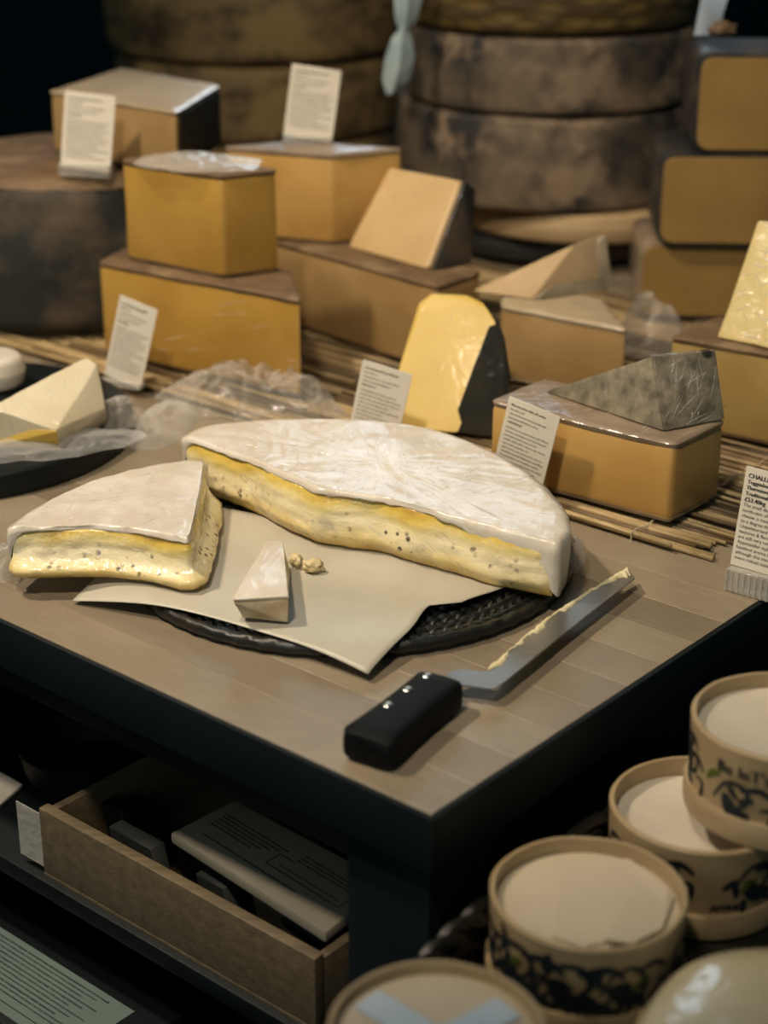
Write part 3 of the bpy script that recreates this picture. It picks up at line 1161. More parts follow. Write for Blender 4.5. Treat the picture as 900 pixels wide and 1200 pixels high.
# slice leaning on the middle stack
zb = it + .001
fb = [at(406, 290, zb), at(500, 316, zb), at(540, 211, zb + .086)]
fb.append(on_plane(456, 196, *fb))
nrm = (fb[1] - fb[0]).cross(fb[3] - fb[0]).normalized()
if nrm.y < 0:
    nrm = -nrm
bk = [fb[0] + Vector((.042, .034, 0)), fb[1] + Vector((.046, .030, 0)), fb[2] + Vector((.014, .024, -.014)), fb[3] + Vector((.016, .024, -.012))]
jl = thing('pale_cheese_slice', 'pale cheese slice leaning back on the wide tan block', 'cheese', (fb[0] + fb[1] + bk[0] + bk[1]) / 4)
hull('paste', fb + [p.lerp(q, .9) for p, q in zip(fb, bk)], BEIGE, jl, .004, 3)
ins = [p + (fb[1] - fb[0]).normalized() * .0012 for p in (fb[1], fb[2])]
hull('side_rind', [fb[1].lerp(bk[1], .08), fb[2].lerp(bk[2], .08), bk[1], bk[2]] + [p + (fb[1] - fb[0]).normalized() * .005 for p in (fb[1].lerp(bk[1], .08), fb[2].lerp(bk[2], .08), bk[1], bk[2])], RIND_DARK, jl, .0015)

# yellow slice with black rind
zb = MZ
kb = [at(446, 500, zb), at(516, 506, zb), at(577, 371, zb + .098), at(505, 344, zb + .104)]
kb[3] = on_plane(506, 344, *kb[:3])
kx = [on_plane(x_, y_, *kb[:3]) for x_, y_ in ((490, 356), (548, 346), (566, 354))]
kb2 = [at(500, 500, zb) + Vector((.03, .03, 0)), at(589, 512, zb), at(592, 395, zb + .085), at(520, 352, zb + .094) + Vector((.01, .02, 0))]
kk = thing('yellow_cheese_slice', 'upright butter yellow slice with thick black rind behind the large soft cheese', 'cheese', (kb[0] + kb[1] + kb2[0] + kb2[1]) / 4)
kk.location.z = zb
hull('paste', kb + kx + [k_ + (kb2[2] - kb[2]) * .3 for k_ in kx] + [p.lerp(q, .3) for p, q in zip(kb, kb2)], BUTTER, kk, .004, 3)
mid = at(598, 440, zb + .052)
hull('rind', [p.lerp(q, .3) + Vector((.002, 0, 0)) for p, q in zip(kb[1:], kb2[1:])] + [kb[1] + Vector((.004, .002, 0)), kb[2] + Vector((.004, .002, 0))] + kb2[1:] + [mid, kb2[0]], BLACKRIND, kk, .004, 3, sub=1, jit=.002)

creases(kk, [kid(kk, 'paste')], 26, (.008, .02), along((.4, .1, .9), .5), 12, lambda p, n_: n_.y < -.2)
creases(jl, [kid(jl, 'paste')], 20, (.006, .015), along((.3, .1, .9), .5), 13, lambda p, n_: n_.y < -.2)
# white wedge and its block
mt = .09
m0, m1 = at(588, 357, mt), at(735, 385, mt)
block('tan_cheese_block', 'tan block with white rind under the pale mottled wedge, centre right', [m0, m1, m1 + Vector((-.012, .11, 0)), m0 + Vector((.012, .12, 0))], MZ, mt, TANCHEESE, LIGHTTOP)
zb = mt + .001
T_, F0, Tb = at(630, 351, zb), at(718, 339, zb), at(552, 341, zb)
F1, F1b = at(711, 275, zb + .052), at(672, 287, zb + .05)
Fb0 = F0 + (Tb - T_) * .8 + Vector((.02, .06, 0))
lw = thing('pale_cheese_wedge', 'pale wedge with a mottled white side lying on the tan block, centre right', 'cheese', (T_ + F0 + Tb) / 3)
lw.location.z = zb
dv = (Tb - T_).normalized()
hull('paste', [T_ + dv * .006, F0 + dv * .006, F1 + dv * .006, Tb, F1b, Fb0], PALE, lw, .002)
hull('side_rind', [T_, F0, F1, T_ + dv * .0055, F0 + dv * .0055, F1 + dv * .0055], RIND_PALE, lw, .0015)

# right hand stack of cut wheels
def cut_wheel(label, xl, y, z0, z1, w_, d_, paste, rind, yaw=-.06):
    t = thing('cut_round_cheese', label, 'cheese', (xl + w_ / 2, y + d_ / 2, z0), (0, 0, yaw), 'cut rounds in the far right stack')
    h_ = z1 - z0
    def outline(e, r):
        P = [Vector((-w_ / 2 + e, e)), Vector((w_ / 2 - e, e)), Vector((w_ / 2 - e, h_ - e)), Vector((-w_ / 2 + e, h_ - e))]
        return round_poly(P, r, 6, .02)
    def ext(O, y0, y1, bev):
        c = Vector((0, h_ / 2))
        rings = [[Vector((p.x, yy, p.y)) for p in [c + (q - c) * (1 - k) for q in O]] for yy, k in ((y0, bev), (y0 + .003, 0), (y1 - .003, 0), (y1, bev))]
        return loft(rings)
    vs_, fs_ = ext(outline(0, .018), -d_ / 2 + .003, d_ / 2, .02)
    mesh('rind', vs_, fs_, rind, t, local=True)
    vs_, fs_ = ext(outline(.004, .015), -d_ / 2, -d_ / 2 + .01, .01)
    mesh('cut_face', vs_, fs_, paste, t, local=True)
    return t


cut_wheel('amber cut cheese wheel at the bottom of the far right stack', .298, 1.95, MZ, .0985, .22, .14, ORANGE, RIND_PINK)
cut_wheel('amber cut cheese wheel in the middle of the far right stack', .313, 1.935, .099, .2035, .22, .15, ORANGE, RIND_DARK)
cut_wheel('amber cut cheese wheel on top of the far right stack', .347, 1.935, .204, .312, .22, .14, ORANGE, RIND_DARK)

# holey block with shiny wrapped wedge, right edge
pt = .1
p0, p1 = at(786, 393, pt), at(900, 413, pt)
pd = (p1 - p0)
p2 = p0 + pd * 2.0
block('holey_cheese_block', 'hard cheese block dotted with small holes at the right frame edge', [p0, p2, p2 + V * .08, p0 + V * .09], MZ, pt, HOLEY, RIND_BR)
zb = pt + .001
qf = [at(839, 396, zb), at(925, 416, zb), on_plane(975, 266, at(839, 396, zb), at(925, 416, zb), at(887, 258, zb + .105)), at(887, 258, zb + .105)]
qb = [p + V * d for p, d in zip(qf, (.055, .055, .03, .03))]
for p in qb[2:]:
    p.z -= .012
SHINY = M('shiny_wrapped_cheese', 'd0bd84', 'c4ad70', 9, rough=.4, coat=1, coat_rough=.09, cbump=1.6, cscale=45, cstretch=(1, 1, 2))
qq = thing('wrapped_cheese_wedge', 'pale cheese wedge in glittering creased film standing on the holey block', 'cheese', (qf[0] + qf[1] + qb[0] + qb[1]) / 4)
hull('paste', qf + [p.lerp(q, .85) for p, q in zip(qf, qb)], SHINY, qq, .004, 3, sub=3, jit=.0012)
creases(qq, [kid(qq, 'paste')], 110, (.008, .035), along((.8, -.2, .1), .6), 11, lambda p, n_: n_.y < -.2, .0009, .0008)
hull('back_rind', [p.lerp(q, .86) for p, q in zip(qf, qb)] + qb, RIND_BR, qq, .002)

# back left: wheel and pale topped block
GC = Vector((-.365, 2.025, MZ))
drum = thing('dark_cheese_drum', 'tall dark mottled cheese drum at the far left', 'cheese', GC)
vs, fs = lathe(disc_prof(.155, .1735, .026, .005, 6), GC, 64, .006, 14, .012, 1)
mesh('side_rind', vs, fs, RIND_DRUM, drum)
vs, fs = lathe([(.0005, .158), (.145, .158), (.151, .1655), (.146, .1735), (.139, .1765), (.1, .178), (.05, .176), (.0005, .176)], GC, 64, .008, 16, .02, 2)
mesh('top_rind', vs, fs, RIND_BR, drum)
z_g = MZ + .176
ft = .262
f0, f1, f2, f3 = at(58, 106, ft), at(205, 131, ft), at(257, 99, ft), at(142, 79, ft)
for p in (f0, f1, f2, f3):
    p.z = 0
fblk = block('pale_topped_cheese_block', 'pale topped cheese block standing on the tall dark drum', [f0, f1, f2, f3], z_g + .0055, ft, TANCHEESE, RIND_BR, roof=LIGHTTOP, rt=.004)
fn = (f2 - f1).normalized()
fo = Vector((fn.y, -fn.x, 0)) * .0035
hull('side_rind', [q_ + Vector((0, 0, z_)) + o_ for q_ in (f1.lerp(f2, .06), f1.lerp(f2, .94)) for z_ in (z_g + .0105, ft - .005) for o_ in (fo * 1.0, fo * -.5)], BLACKRIND, fblk, .0015)

# wheel stacks behind
NC = Vector((.215, 2.36, 0))


def wheel(name, label, c, z0, z1, R, mat_, fil=.012, cvx=.004, jit=.005, seed=0):
    vs_, fs_ = lathe(disc_prof(R, z1 - z0, fil, cvx, 5), Vector((c.x, c.y, z0)), 72, jit, 14, .008, seed)
    return tag(mesh(name, vs_, fs_, mat_), label, 'cheese', 'whole rounds in the back stacks')


OLIVE = NT('imprinted_olive_rind')
brk = OLIVE.n('ShaderNodeTexVoronoi')
brk.inputs['Scale'].default_value = 26
OLIVE.l(OLIVE.coords((1, 1, 2.6)), brk.inputs['Vector'])
oc = OLIVE.ramp(brk.outputs['Distance'], [(.25, rgb('6a5527')), (.6, rgb('4a3a1b'))])
OLIVE.l(oc, OLIVE.b.inputs['Base Color'])
OLIVE.b.inputs['Roughness'].default_value = .6
OLIVE.l(OLIVE.bump(brk.outputs['Distance'], .8, .004), OLIVE.b.inputs['Normal'])
wheel('round_cheese', 'dark thin wheel at the very bottom of the tall centre stack', NC + Vector((.03, .01, 0)), MZ, .0435, .17, RIND_DARK, .008, .002, .002, 1)
wheel('round_cheese', 'thin pinkish wheel second from the bottom of the tall centre stack', NC + Vector((.05, -.03, 0)), .044, .0815, .165, PALE, .008, .003, .002, 2)
wheel('round_cheese', 'thick grey mottled wheel third from the bottom of the tall centre stack', NC, .084, .2025, .195, RIND_WHEEL, .009, .002, .004, 3)
wheel('round_cheese', 'grey brown wheel just under the olive wheel of the centre stack', NC + Vector((.004, -.004, 0)), .206, .2985, .193, RIND_WHEEL, .009, .002, .004, 4)
wheel('round_cheese', 'olive imprinted wheel on top of the tall centre stack', NC + Vector((.0, -.01, 0)), .302, .402, .192, OLIVE.m, .014, .003, .002, 5)
BC = Vector((-.185, 2.62, 0))
wheel('round_cheese', 'brown wheel at the bottom of the far back stack, mostly hidden', BC, MZ + .001, .1165, .205, RIND_TAN, .014, .004, .005, 6)
wheel('round_cheese', 'brown wheel in the middle of the far back stack behind the price card', BC, .120, .2275, .207, RIND_TAN, .014, .004, .005, 7)
wheel('round_cheese', 'brown mottled wheel on top of the far back stack', BC, .231, .345, .212, RIND_TAN, .014, .004, .005, 8)


# ------------------------------------------------------------------ price cards
def word_rows(W_, H_, rows, size, seed, x0=.08, top=.05, frac=(.5, .95), dens=.75):
    """rows of tiny letter-like strokes (too small to read in the photograph)"""
    rnd = random.Random(seed)
    b_ = MB()
    for k, (yy, ww, bold) in enumerate(rows):
        x = W_ * x0
        end = W_ * ww
        hgt = size * (1.25 if bold else 1)
        while x < end:
            wl = rnd.uniform(2, 6) * size * .5
            xe = min(end, x + wl)
            xx = x
            while xx < xe:
                cw = size * rnd.uniform(.28, .45)
                hh = hgt * rnd.choice((.7, .7, 1))
                st = cw * (.6 if bold else .42)
                b_.quad(Vector((xx, 0, yy)), Vector((xx + st, 0, yy)), Vector((xx + st, 0, yy + hh)), Vector((xx, 0, yy + hh)))
                b_.quad(Vector((xx, 0, yy + hh * .55)), Vector((xx + cw, 0, yy + hh * .55)), Vector((xx + cw, 0, yy + hh * .8)), Vector((xx, 0, yy + hh * .8)))
                xx += cw + size * .12
            x = xe + size * .5
    return b_


def price_card(label, c, W_, H_, yaw, tilt, roll, seed, lines=None, holder=.012, zfloor=0.0, group='price cards'):
    t = thing('price_card', label, 'price card', c, group=group)
    Rm = Matrix.Rotation(yaw, 3, 'Z') @ Matrix.Rotation(tilt, 3, 'X') @ Matrix.Rotation(roll, 3, 'Y')
    tf = lambda p: Rm @ Vector(p)
    th_ = .0009
    pts = [tf((x, y, z)) for x in (-W_ / 2, W_ / 2) for y in (0, th_) for z in (0, H_)]
    card = hull('card', pts, CARD, t, .0003, 1, local=True)
    b_ = MB()
    if lines:
        for txt, z, sz, bold in lines:
            vs_, fs_ = text_mesh(txt, sz)
            for ox in ((0, .00018, .00036) if bold else (0,)):
                b_.add(([Vector((v_.x + W_ * -.5 + W_ * .055 + ox, -.0003 - ox * .1, z + v_.y)) for v_ in vs_], fs_))
    else:
        s_ = H_ * .026
        rows = [(H_ * .90, .75, 1), (H_ * .845, .35, 0), (H_ * .79, .8, 0), (H_ * .735, .66, 0), (H_ * .68, .36, 1)]
        rows += [(H_ * (.61 - .052 * k), (.86, .9, .84, .92, .8, .9, .88, .7, .9, .6)[(k + seed) % 10], 0) for k in range(10)]
        wb = word_rows(W_, H_, rows, s_, seed)
        b_.add(([Vector((v_.x - W_ / 2, -.0003, v_.z)) for v_ in wb.v], wb.f))
    mesh('lettering', [tf(v_) for v_ in b_.v], b_.f, INK if lines else GREYINK, card, smooth=False, local=True)
    if holder:
        Rz = Matrix.Rotation(yaw, 3, 'Z')
        base_z = -(c[2] - zfloor)
        pts = [Rz @ Vector((x, y, z)) for x in (-W_ * .5, W_ * .5) for y in (-.006, .008) for z in (base_z, base_z + holder)]
        hull('clear_holder', pts, ACRYLIC, t, .001, 1, local=True)
        bb = MB()
        if lines:
            for k in range(11):
                x = W_ * (-.48 + k * .096)
                bb.add(tube([Rz @ Vector((x, -.0068, base_z + .001)), Rz @ Vector((x, -.0068, base_z + holder - .001))], .0008, 6))
            mesh('holder_ribs', bb.v, bb.f, ACRYLIC, t, local=True)
    return t


price_card('price card standing on the dark drum in front of the pale topped block', (-.3243, 1.8865, .197), .0578, .0813, -.2107, -.15, .0837, 1, zfloor=z_g + .004, holder=.013)
price_card('price card standing on top of the tan block, in front of the brown wheels', (-.0866, 1.985, .2127), .0558, .0791, .0498, -.15, .15, 2, zfloor=.2085, holder=.006)
price_card('tilted price card leaning before the large golden slab', (-.2698, 1.708, .0145), .0480, .0865, -.50, -.15, .20, 3, zfloor=MZ, holder=.006)
price_card('price card half hidden behind the large soft cheese, before the yellow slice', (-.0119, 1.5295, .0145), .0507, .0736, -.4124, -.15, .1614, 4, zfloor=MZ, holder=.006)
price_card('price card leaning against the honey coloured block, behind the large soft cheese', (.1144, 1.400, .0264), .0500, .0710, -.56, -.05, .19, 5, zfloor=MZ, holder=.016)
H6 = .0799
step = .0046
L6 = [('CHALLERHOCKER', .0715, .0050, 1), ('Toggenburg', .0668, .0043, 1), ('Thermised Cow\'s Milk', .0622, .0043, 1), ('Traditional Rennet', .0576, .0043, 1), ('£53.40kg', .0527, .0048, 1),
      ('The small dairy', 0, .0042, 0), ('north-east of Zurich', 0, .0042, 0), ('cheese is made', 0, .0042, 0), ('to a degree that it', 0, .0042, 0), ('Unpasteurised milk', 0, .0042, 0),
      ('textures & flavours', 0, .0042, 0), ('are still very reflective', 0, .0042, 0), ('Appenzeller style with', 0, .0042, 0), ('hazelnut aroma & caramel', 0, .0042, 0),
      ('although this cheese', 0, .0042, 0), ('more robust taste', 0, .0042, 0)]
z = .0527
for k in range(5, len(L6)):
    z -= .00425
    L6[k] = (L6[k][0], z, .0040, 0)
price_card('nearest price card, sharp black print, cut off by the right frame edge', (.2905, 1.2228, .020), .0519, H6, -.6472, -.15, .02, 6, L6, .0195, 0.0)

# ------------------------------------------------------------------ board with wrapped cheese at left
SB = Vector((-.4185, 1.578, 0))
vs, fs = lathe(disc_prof(.1756, .024, .004, 0, 3), SB, 64)
tag(mesh('round_board', vs, fs, BLACKWOOD), 'thick round black board with wrapped cheese at the left frame edge', 'board')
sz = .0245
hl = [at(-12, 524, sz), at(70, 527, sz), at(126, 497, sz), at(30, 478, sz)]
up = [at(-12, 496, sz + .022), at(66, 505, sz + .022), at(123, 478, sz + .024), at(100, 419, sz + .062), at(113, 427, sz + .058), at(-12, 478, sz + .04), at(60, 440, sz + .055)]
sc = thing('wrapped_soft_wedge', 'cream coloured cheese wedge in loose film on the round black board', 'cheese', sum(hl, Vector()) / 4)
hull('paste', hl + [p.lerp(q, .0) for p, q in zip(up, up)], IVORY, sc, .004, 3, sub=2, jit=.0015)
creases(sc, [kid(sc, 'paste')], 50, (.010, .04), along((.15, -.2, -.9), .35), 14)
hull('front_rind', [p + Vector((.0, -.0015, 0)) for p in (hl[0], hl[1], up[0], up[1])] + [p + Vector((0, .002, 0)) for p in (hl[0], hl[1], up[0], up[1])], BUTTER, sc, .001)
vs, fs = lathe(disc_prof(.033, .034, .010, .002, 4), at(-8, 452, sz), 32, .002, 30)
tag(mesh('small_round_cheese', vs, fs, RIND_W), 'small round white cheese at the back of the round black board', 'cheese')


film('crumpled_film', 'heap of crumpled clear film between the golden slab and the soft cheese', at(298, 480, .0) + Vector((0, .005, .0)), .105, .05, .050, 1, FILM_HEAVY, 44, 30, -.35)
film('crumpled_film', 'loose clear film trailing over bare wood right of the round black board', at(192, 500, 0), .03, .07, .022, 2, FILM, 30, 30, -.15)
film('crumpled_film', 'bunched film between the pale mottled wedge and the holey block', at(772, 415, MZ) + Vector((-.005, .02, 0)), .042, .045, .065, 4, FILM_HEAVY, 34, 20, .2)
film('crumpled_film', 'rumpled film sheet lying over the front of the round black board', at(50, 522, .0243), .095, .040, .012, 6, FILM, 40, 34, .25)
film('crumpled_film', 'twist of film hanging on the right rim of the round black board', at(140, 490, .0243), .026, .035, .022, 8, FILM_HEAVY, 26, 46, .2)

# light reflections up at the back, painted as a pale bag and card
def strip(name, label, cols, mat_, cat):
    b_ = MB()
    rings_ = []
    for (p, w_, d_) in cols:
        rings_.append([p + Vector((-w_, 0, 0)), p + Vector((0, -d_, 0)), p + Vector((w_, 0, 0)), p + Vector((0, d_ * .4, 0))])
    b_.add(loft(rings_))
    return tag(mesh(name, b_.v, b_.f, mat_, angle=70), label, cat)


def aty(px, py, Y):
    r_ = ray(px, py)
    return Vector((0, 0, H_CAM)) + r_ * (Y / r_.y)


WRAPBLUE = M('bag_painted_reflection', 'b9c6c6', '8fa2a4', 40, .35, .65, 4, .25, coat=.8, coat_rough=.12, cbump=.8)  # pale blue colour carries the light reflected by the plastic
strip('plastic_bag', 'twisted plastic bag with bluish light reflections in its colour, hanging between the brown and the grey wheel stacks',
      [(aty(480, -25, 2.2), .017, .012), (aty(478, 0, 2.2), .017, .014), (aty(476, 24, 2.2), .013, .01), (aty(473, 34, 2.2), .005, .006), (aty(471, 44, 2.2), .012, .01), (aty(469, 66, 2.2), .018, .016), (aty(464, 92, 2.2), .017, .014), (aty(459, 110, 2.2), .007, .006)], WRAPBLUE, 'bag')
wc = thing('glint_card', 'added bluish white card painting a bright glint above the far right stack', 'glint card', aty(836, 42, 1.99))  # added card, coloured like a light reflection on plastic wrap
wc.location.z = .3125
hull('card', [aty(x, y, 1.99 + d) for x, y in ((813, 42), (840, 42), (856, -12), (824, -12)) for d in (0, .002)], BLUEWHITE, wc, .0004, 1)
blob('dried_sprig', aty(846, 40, 1.985) - Vector((0, 0, .004)), .011, RIND_BR, 4, (1.3, .8, .7), wc)

# ------------------------------------------------------------------ wicker basket with boxed cheeses, lower right
BKZ = -.097
stand = thing('low_stand', 'low black stand beside the table carrying the basket of boxed cheeses', 'stand', tb(-.17, .1, -.9))
hull('top', tbox(-.40, -.012, -.20, .46, -.125, -.105), BLACKWOOD, stand, .003)
for u_ in (-.37, -.04):
    for v_ in (-.17, .43):
        hull('leg', tbox(u_ - .02, u_ + .02, v_ - .02, v_ + .02, -.9, -.125), BLACKWOOD, stand, .002)
bk = thing('wicker_basket', 'black wicker basket holding the boxed soft cheeses at the lower right', 'basket', tb(-.19, .10, -.105))
BUC, BVC, BA, BB_ = -.198, .105, .176, .27


def bask(a, k=1.0):
    ca, sa = cos(a), sin(a)
    return BUC + BA * k * math.copysign(abs(ca) ** .6, ca), BVC + BB_ * k * math.copysign(abs(sa) ** .6, sa)


NB = 140
rings = [[tb(*bask(2 * pi * i / NB, k), z) for i in range(NB)] for k, z in ((.9, -.105), (.97, -.1035), (.97, -.1), (.9, BKZ - .0005))]
vs, fs = loft(rings)
mesh('base', vs, fs, WICKER, bk)
b = MB()
for lv in range(4):
    z = -.0985 + lv * .0072
    pts = []
    rings = []
    for i in range(NB + 1):
        a = 2 * pi * i / NB
        uu, vv = bask(a, .985 + .008 * (1 if (i // 2 + lv) % 2 else -1) / 1.0)
        pts.append(tb(uu, vv, z))
    b.add(tube(pts, .0037, 6))
wk = mesh('woven_wall', b.v, b.f, WICKER, bk)
wk['kind'] = 'stuff'
b = MB()
for ph in (0, pi):
    pts = []
    for i in range(NB * 3 + 1):
        a = 2 * pi * i / (NB * 3)
        uu, vv = bask(a, .985)
        tw = a * 34 + ph
        e = (tb(uu, vv, 0) - tb(BUC, BVC, 0)).normalized()
        pts.append(tb(uu, vv, -.0655) + e * .0042 * cos(tw) + Vector((0, 0, .0042 * sin(tw))))
    b.add(tube(pts, .0046, 6))
mesh('twisted_rim', b.v, b.f, WICKER, bk)


def bend(c, R, vs2, ang0, eps=.0003):
    """flat (s, z) art wrapped round a cylinder of radius R about c"""
    out = []
    for s, z_ in vs2:
        a = ang0 + s / R
        out.append(Vector((c.x + (R + eps) * cos(a), c.y + (R + eps) * sin(a), c.z + z_)))
    return out


def stroke(path, w_):
    """ribbon along a 2-D path -> verts2, faces"""
    P = catmull([Vector((p[0], p[1], 0)) for p in path], 5)
    vs_, fs_ = [], []
    for i, p in enumerate(P):
        d = P[min(i + 1, len(P) - 1)] - P[max(i - 1, 0)]
        d = d.normalized() if d.length > 1e-9 else Vector((1, 0, 0))
        k = w_ * (.35 + .65 * sin(pi * min(.98, max(.02, i / (len(P) - 1)))))
        s_ = Vector((-d.y, d.x, 0)) * k
        vs_ += [((p + s_).x, (p + s_).y), ((p - s_).x, (p - s_).y)]
    for i in range(len(P) - 1):
        fs_.append([2 * i, 2 * i + 1, 2 * i + 3, 2 * i + 2])
    return vs_, fs_


def flourish(seed, s0, z0_, k):
    """a scrolling flower-and-leaf motif"""
    rnd = random.Random(seed)
    out = []
    out.append(stroke([(s0, z0_), (s0 + .006 * k, z0_ + .009 * k), (s0 + .014 * k, z0_ + .010 * k), (s0 + .017 * k, z0_ + .004 * k), (s0 + .012 * k, z0_ - .001 * k), (s0 + .008 * k, z0_ + .003 * k)], .0011 * k))
    out.append(stroke([(s0 + .012 * k, z0_ - .001 * k), (s0 + .018 * k, z0_ - .008 * k), (s0 + .026 * k, z0_ - .006 * k), (s0 + .027 * k, z0_ + .001 * k), (s0 + .022 * k, z0_ + .001 * k)], .0012 * k))
    out.append(stroke([(s0 + .006 * k, z0_ + .004 * k), (s0 + .010 * k, z0_ - .003 * k), (s0 + .018 * k, z0_ - .004 * k)], .0036 * k))
    out.append(stroke([(s0 + .013 * k, z0_ + .008 * k), (s0 + .022 * k, z0_ + .010 * k), (s0 + .028 * k, z0_ + .006 * k)], .0014 * k))
    for _ in range(4):
        a = rnd.uniform(0, 6.28)
        cx_, cz_ = s0 + rnd.uniform(0, .026) * k, z0_ + rnd.uniform(-.008, .009) * k
        out.append(stroke([(cx_, cz_), (cx_ + .003 * k * cos(a), cz_ + .003 * k * sin(a)), (cx_ + .007 * k * cos(a), cz_ + .007 * k * sin(a))], .0015 * k))
    return out


def cheese_box(label, c, R, h_, seed, face, fill, dens=1, words=None, depth=.010, rot=0.0, group='round cheese boxes in the basket'):
    """round thin-walled cheese box; c is the base centre, face is the angle turned to the viewer"""
    t = thing('cheese_box', label, 'cheese box', c, group=group)
    rb_ = R * .965
    vs_, fs_ = lathe([(.0005, .012), (rb_, .012), (R - .0006, h_ - .004), (R - .0004, h_ - .0012), (R - .0014, h_), (R - .0036, h_), (R - .0042, h_ - .003), (R - .0046, h_ - depth - .016), (.0005, h_ - depth - .016)], c, 72, .0006, 40, .004, seed)
    mesh('wall', vs_, fs_, KRAFT, t)
    vs_, fs_ = lathe([(.0005, 0), (R - .001, 0), (R + .001, .0015), (R + .0012, .0165), (R, .0182), (rb_ - .001, .0182), (rb_ - .002, .012), (.0005, .012)], c, 72, .0006, 40, .004, seed)
    mesh('base_band', vs_, fs_, POPLAR, t)
    # filling
    zf = h_ - depth
    vs_, fs_ = [], []
    n = 48
    rr = [0, .2, .4, .6, .75, .88, .95, 1]
    for k in rr:
        for i in range(n):
            a = 2 * pi * i / n
            r_ = (R - .0048) * max(k, .004)
            dz = fill[1] * (1 - k * k) + .0012 * noise.noise(Vector((r_ * cos(a) * 40 + seed, r_ * sin(a) * 40, 0)))
            if k == 1:
                dz = -.001
            vs_.append(Vector((c.x + r_ * cos(a), c.y + r_ * sin(a), c.z + zf + dz)))
    for k in range(len(rr) - 1):
        for i in range(n):
            j = (i + 1) % n
            fs_.append([k * n + i, k * n + j, (k + 1) * n + j, (k + 1) * n + i])
    mesh('filling', vs_, fs_, fill[0], t, angle=70)
    # print
    b_ = MB()
    rmid = (R + rb_) / 2 + .0006
    cc = Vector((c.x, c.y, c.z))

    def put(art, mb):
        v2, f2 = art
        out = []
        for s, z_ in v2:
            k = (z_ - .012) / (h_ - .016)
            rad = rb_ + (R - .0006 - rb_) * k + .0007
            a = face + s / rad
            out.append(Vector((c.x + rad * cos(a), c.y + rad * sin(a), c.z + z_)))
        mb.add((out, f2))
    for k_, (ss, zz, sc_) in enumerate(dens):
        for art in flourish(seed + k_ * 7, ss - .013 * sc_, h_ * zz, sc_):
            put(art, b_)
    if words:
        wb = MB()
        for txt, ss, zz, size in words:
            vs2, fs2 = text_mesh(txt, size)
            for dx in (0, .0004, .0008):
                put(([(v_.x + ss + dx, v_.y + zz) for v_ in vs2], fs2), wb)
        mesh('printed_words', wb.v, wb.f, NAVY, t, smooth=False)
    pm = mesh('printed_flowers', b_.v, b_.f, NAVY, t, smooth=False)
    g_ = MB()
    for ss, zz in ((.030, h_ * .5), (-.05, h_ * .55)):
        put(stroke([(ss, zz), (ss + .004, zz + .006), (ss + .011, zz + .009)], .0022), g_)
    pl_ = mesh('printed_leaf', g_.v, g_.f, GREENP, t, smooth=False)
    pl_['kind'] = pm['kind'] = 'stuff'
    return t


R_BOX = .060
HB = .065


def face_to_cam(c, d=0):
    return math.atan2(-c.y, -c.x) + d


RZ = BKZ + HB
c3 = at(690, 1043, RZ); c3.z = BKZ
b3 = cheese_box('round cheese box with a folded white paper inside, front centre of the basket', c3, R_BOX, HB, 3, face_to_cam(c3), (PARCH, .0015), [(-.075, .5, 1.7), (-.04, .52, 1.9), (-.004, .5, 1.9), (.03, .52, 1.6), (.075, .55, 1.4), (-.025, .42, 1.3), (.012, .42, 1.2)], depth=.009)
f3 = MB()
fp = [c3 + Vector((x, y, HB - .0045 - .0025 * (y < 0))) for x, y in ((-.012, .038), (.030, .040), (.050, .006), (.036, -.030), (-.008, -.046), (-.025, -.036))]
f3.add((fp + [p + Vector((0, 0, -.0012)) for p in fp], [[0, 1, 2, 3, 4, 5], [11, 10, 9, 8, 7, 6]] + [[i, (i + 1) % 6, (i + 1) % 6 + 6, i + 6] for i in range(6)]))
mesh('paper_fold', f3.v, f3.f, PARCH, b3, angle=30)
f3 = MB()
fp = [c3 + Vector((x, y, HB - .0030 - .0030 * (x > .03))) for x, y in ((.004, -.044), (.038, .028), (.052, .004), (.040, -.030), (.020, -.048))]
f3.add((fp + [p + Vector((0, 0, -.0011)) for p in fp], [[0, 1, 2, 3, 4], [9, 8, 7, 6, 5]] + [[i, (i + 1) % 5, (i + 1) % 5 + 5, i + 5] for i in range(5)]))
mesh('paper_fold', f3.v, f3.f, PARCH, b3, angle=30)
c4 = at(512, 1205, RZ); c4.z = BKZ
b4 = cheese_box('round cheese box crossed by two bluish white tape strips at the bottom edge', c4, R_BOX, HB, 4, face_to_cam(c4), (PARCH, .001), [(-.05, .5, 1.5), (0, .5, 1.5), (.05, .5, 1.5)], depth=.006)
for (x0, y0, x1, y1) in ((-.038, .030, .030, -.034), (.040, .022, -.036, -.036)):
    a_, e_ = Vector((x0, y0, 0)), Vector((x1, y1, 0))
    d_ = (e_ - a_).normalized()
    s_ = Vector((-d_.y, d_.x, 0)) * .010
    hull('tape_strip', [c4 + q_ + Vector((0, 0, HB - .0045 + dz)) for q_ in (a_ + s_, a_ - s_, e_ + s_, e_ - s_) for dz in (0, .0008 if x0 < 0 else .0014)], BLUEWHITE, b4, .0002, 1)
z2 = BKZ
c2 = at(822, 940, z2 + HB); c2.z = z2
cheese_box('flowered round box half covered by the box stacked on its rim', c2, R_BOX, HB, 12, face_to_cam(c2), (WHITEFILL, -.008), [(-.024, .60, 1.55), (-.062, .6, 1.2), (.045, .55, 1.6), (.085, .55, 1.3)], [('AFFINE', .010, .0215, .0065), ('D A', .010, .0145, .0045)], .012)
z1 = z2 + HB + .0005
c1 = at(921, 838, z1 + HB); c1.z = z1
cheese_box('topmost flowered round box with glossy white cheese, cut off by the right edge', c1, R_BOX, HB, 21, face_to_cam(c1), (WHITEFILL, -.005), [(-.083, .62, 1.4), (-.078, .42, 1.6), (-.024, .40, 1.5), (.03, .42, 1.5)], [('Be InT\'s', -.042, .0465, .0115)], .009)
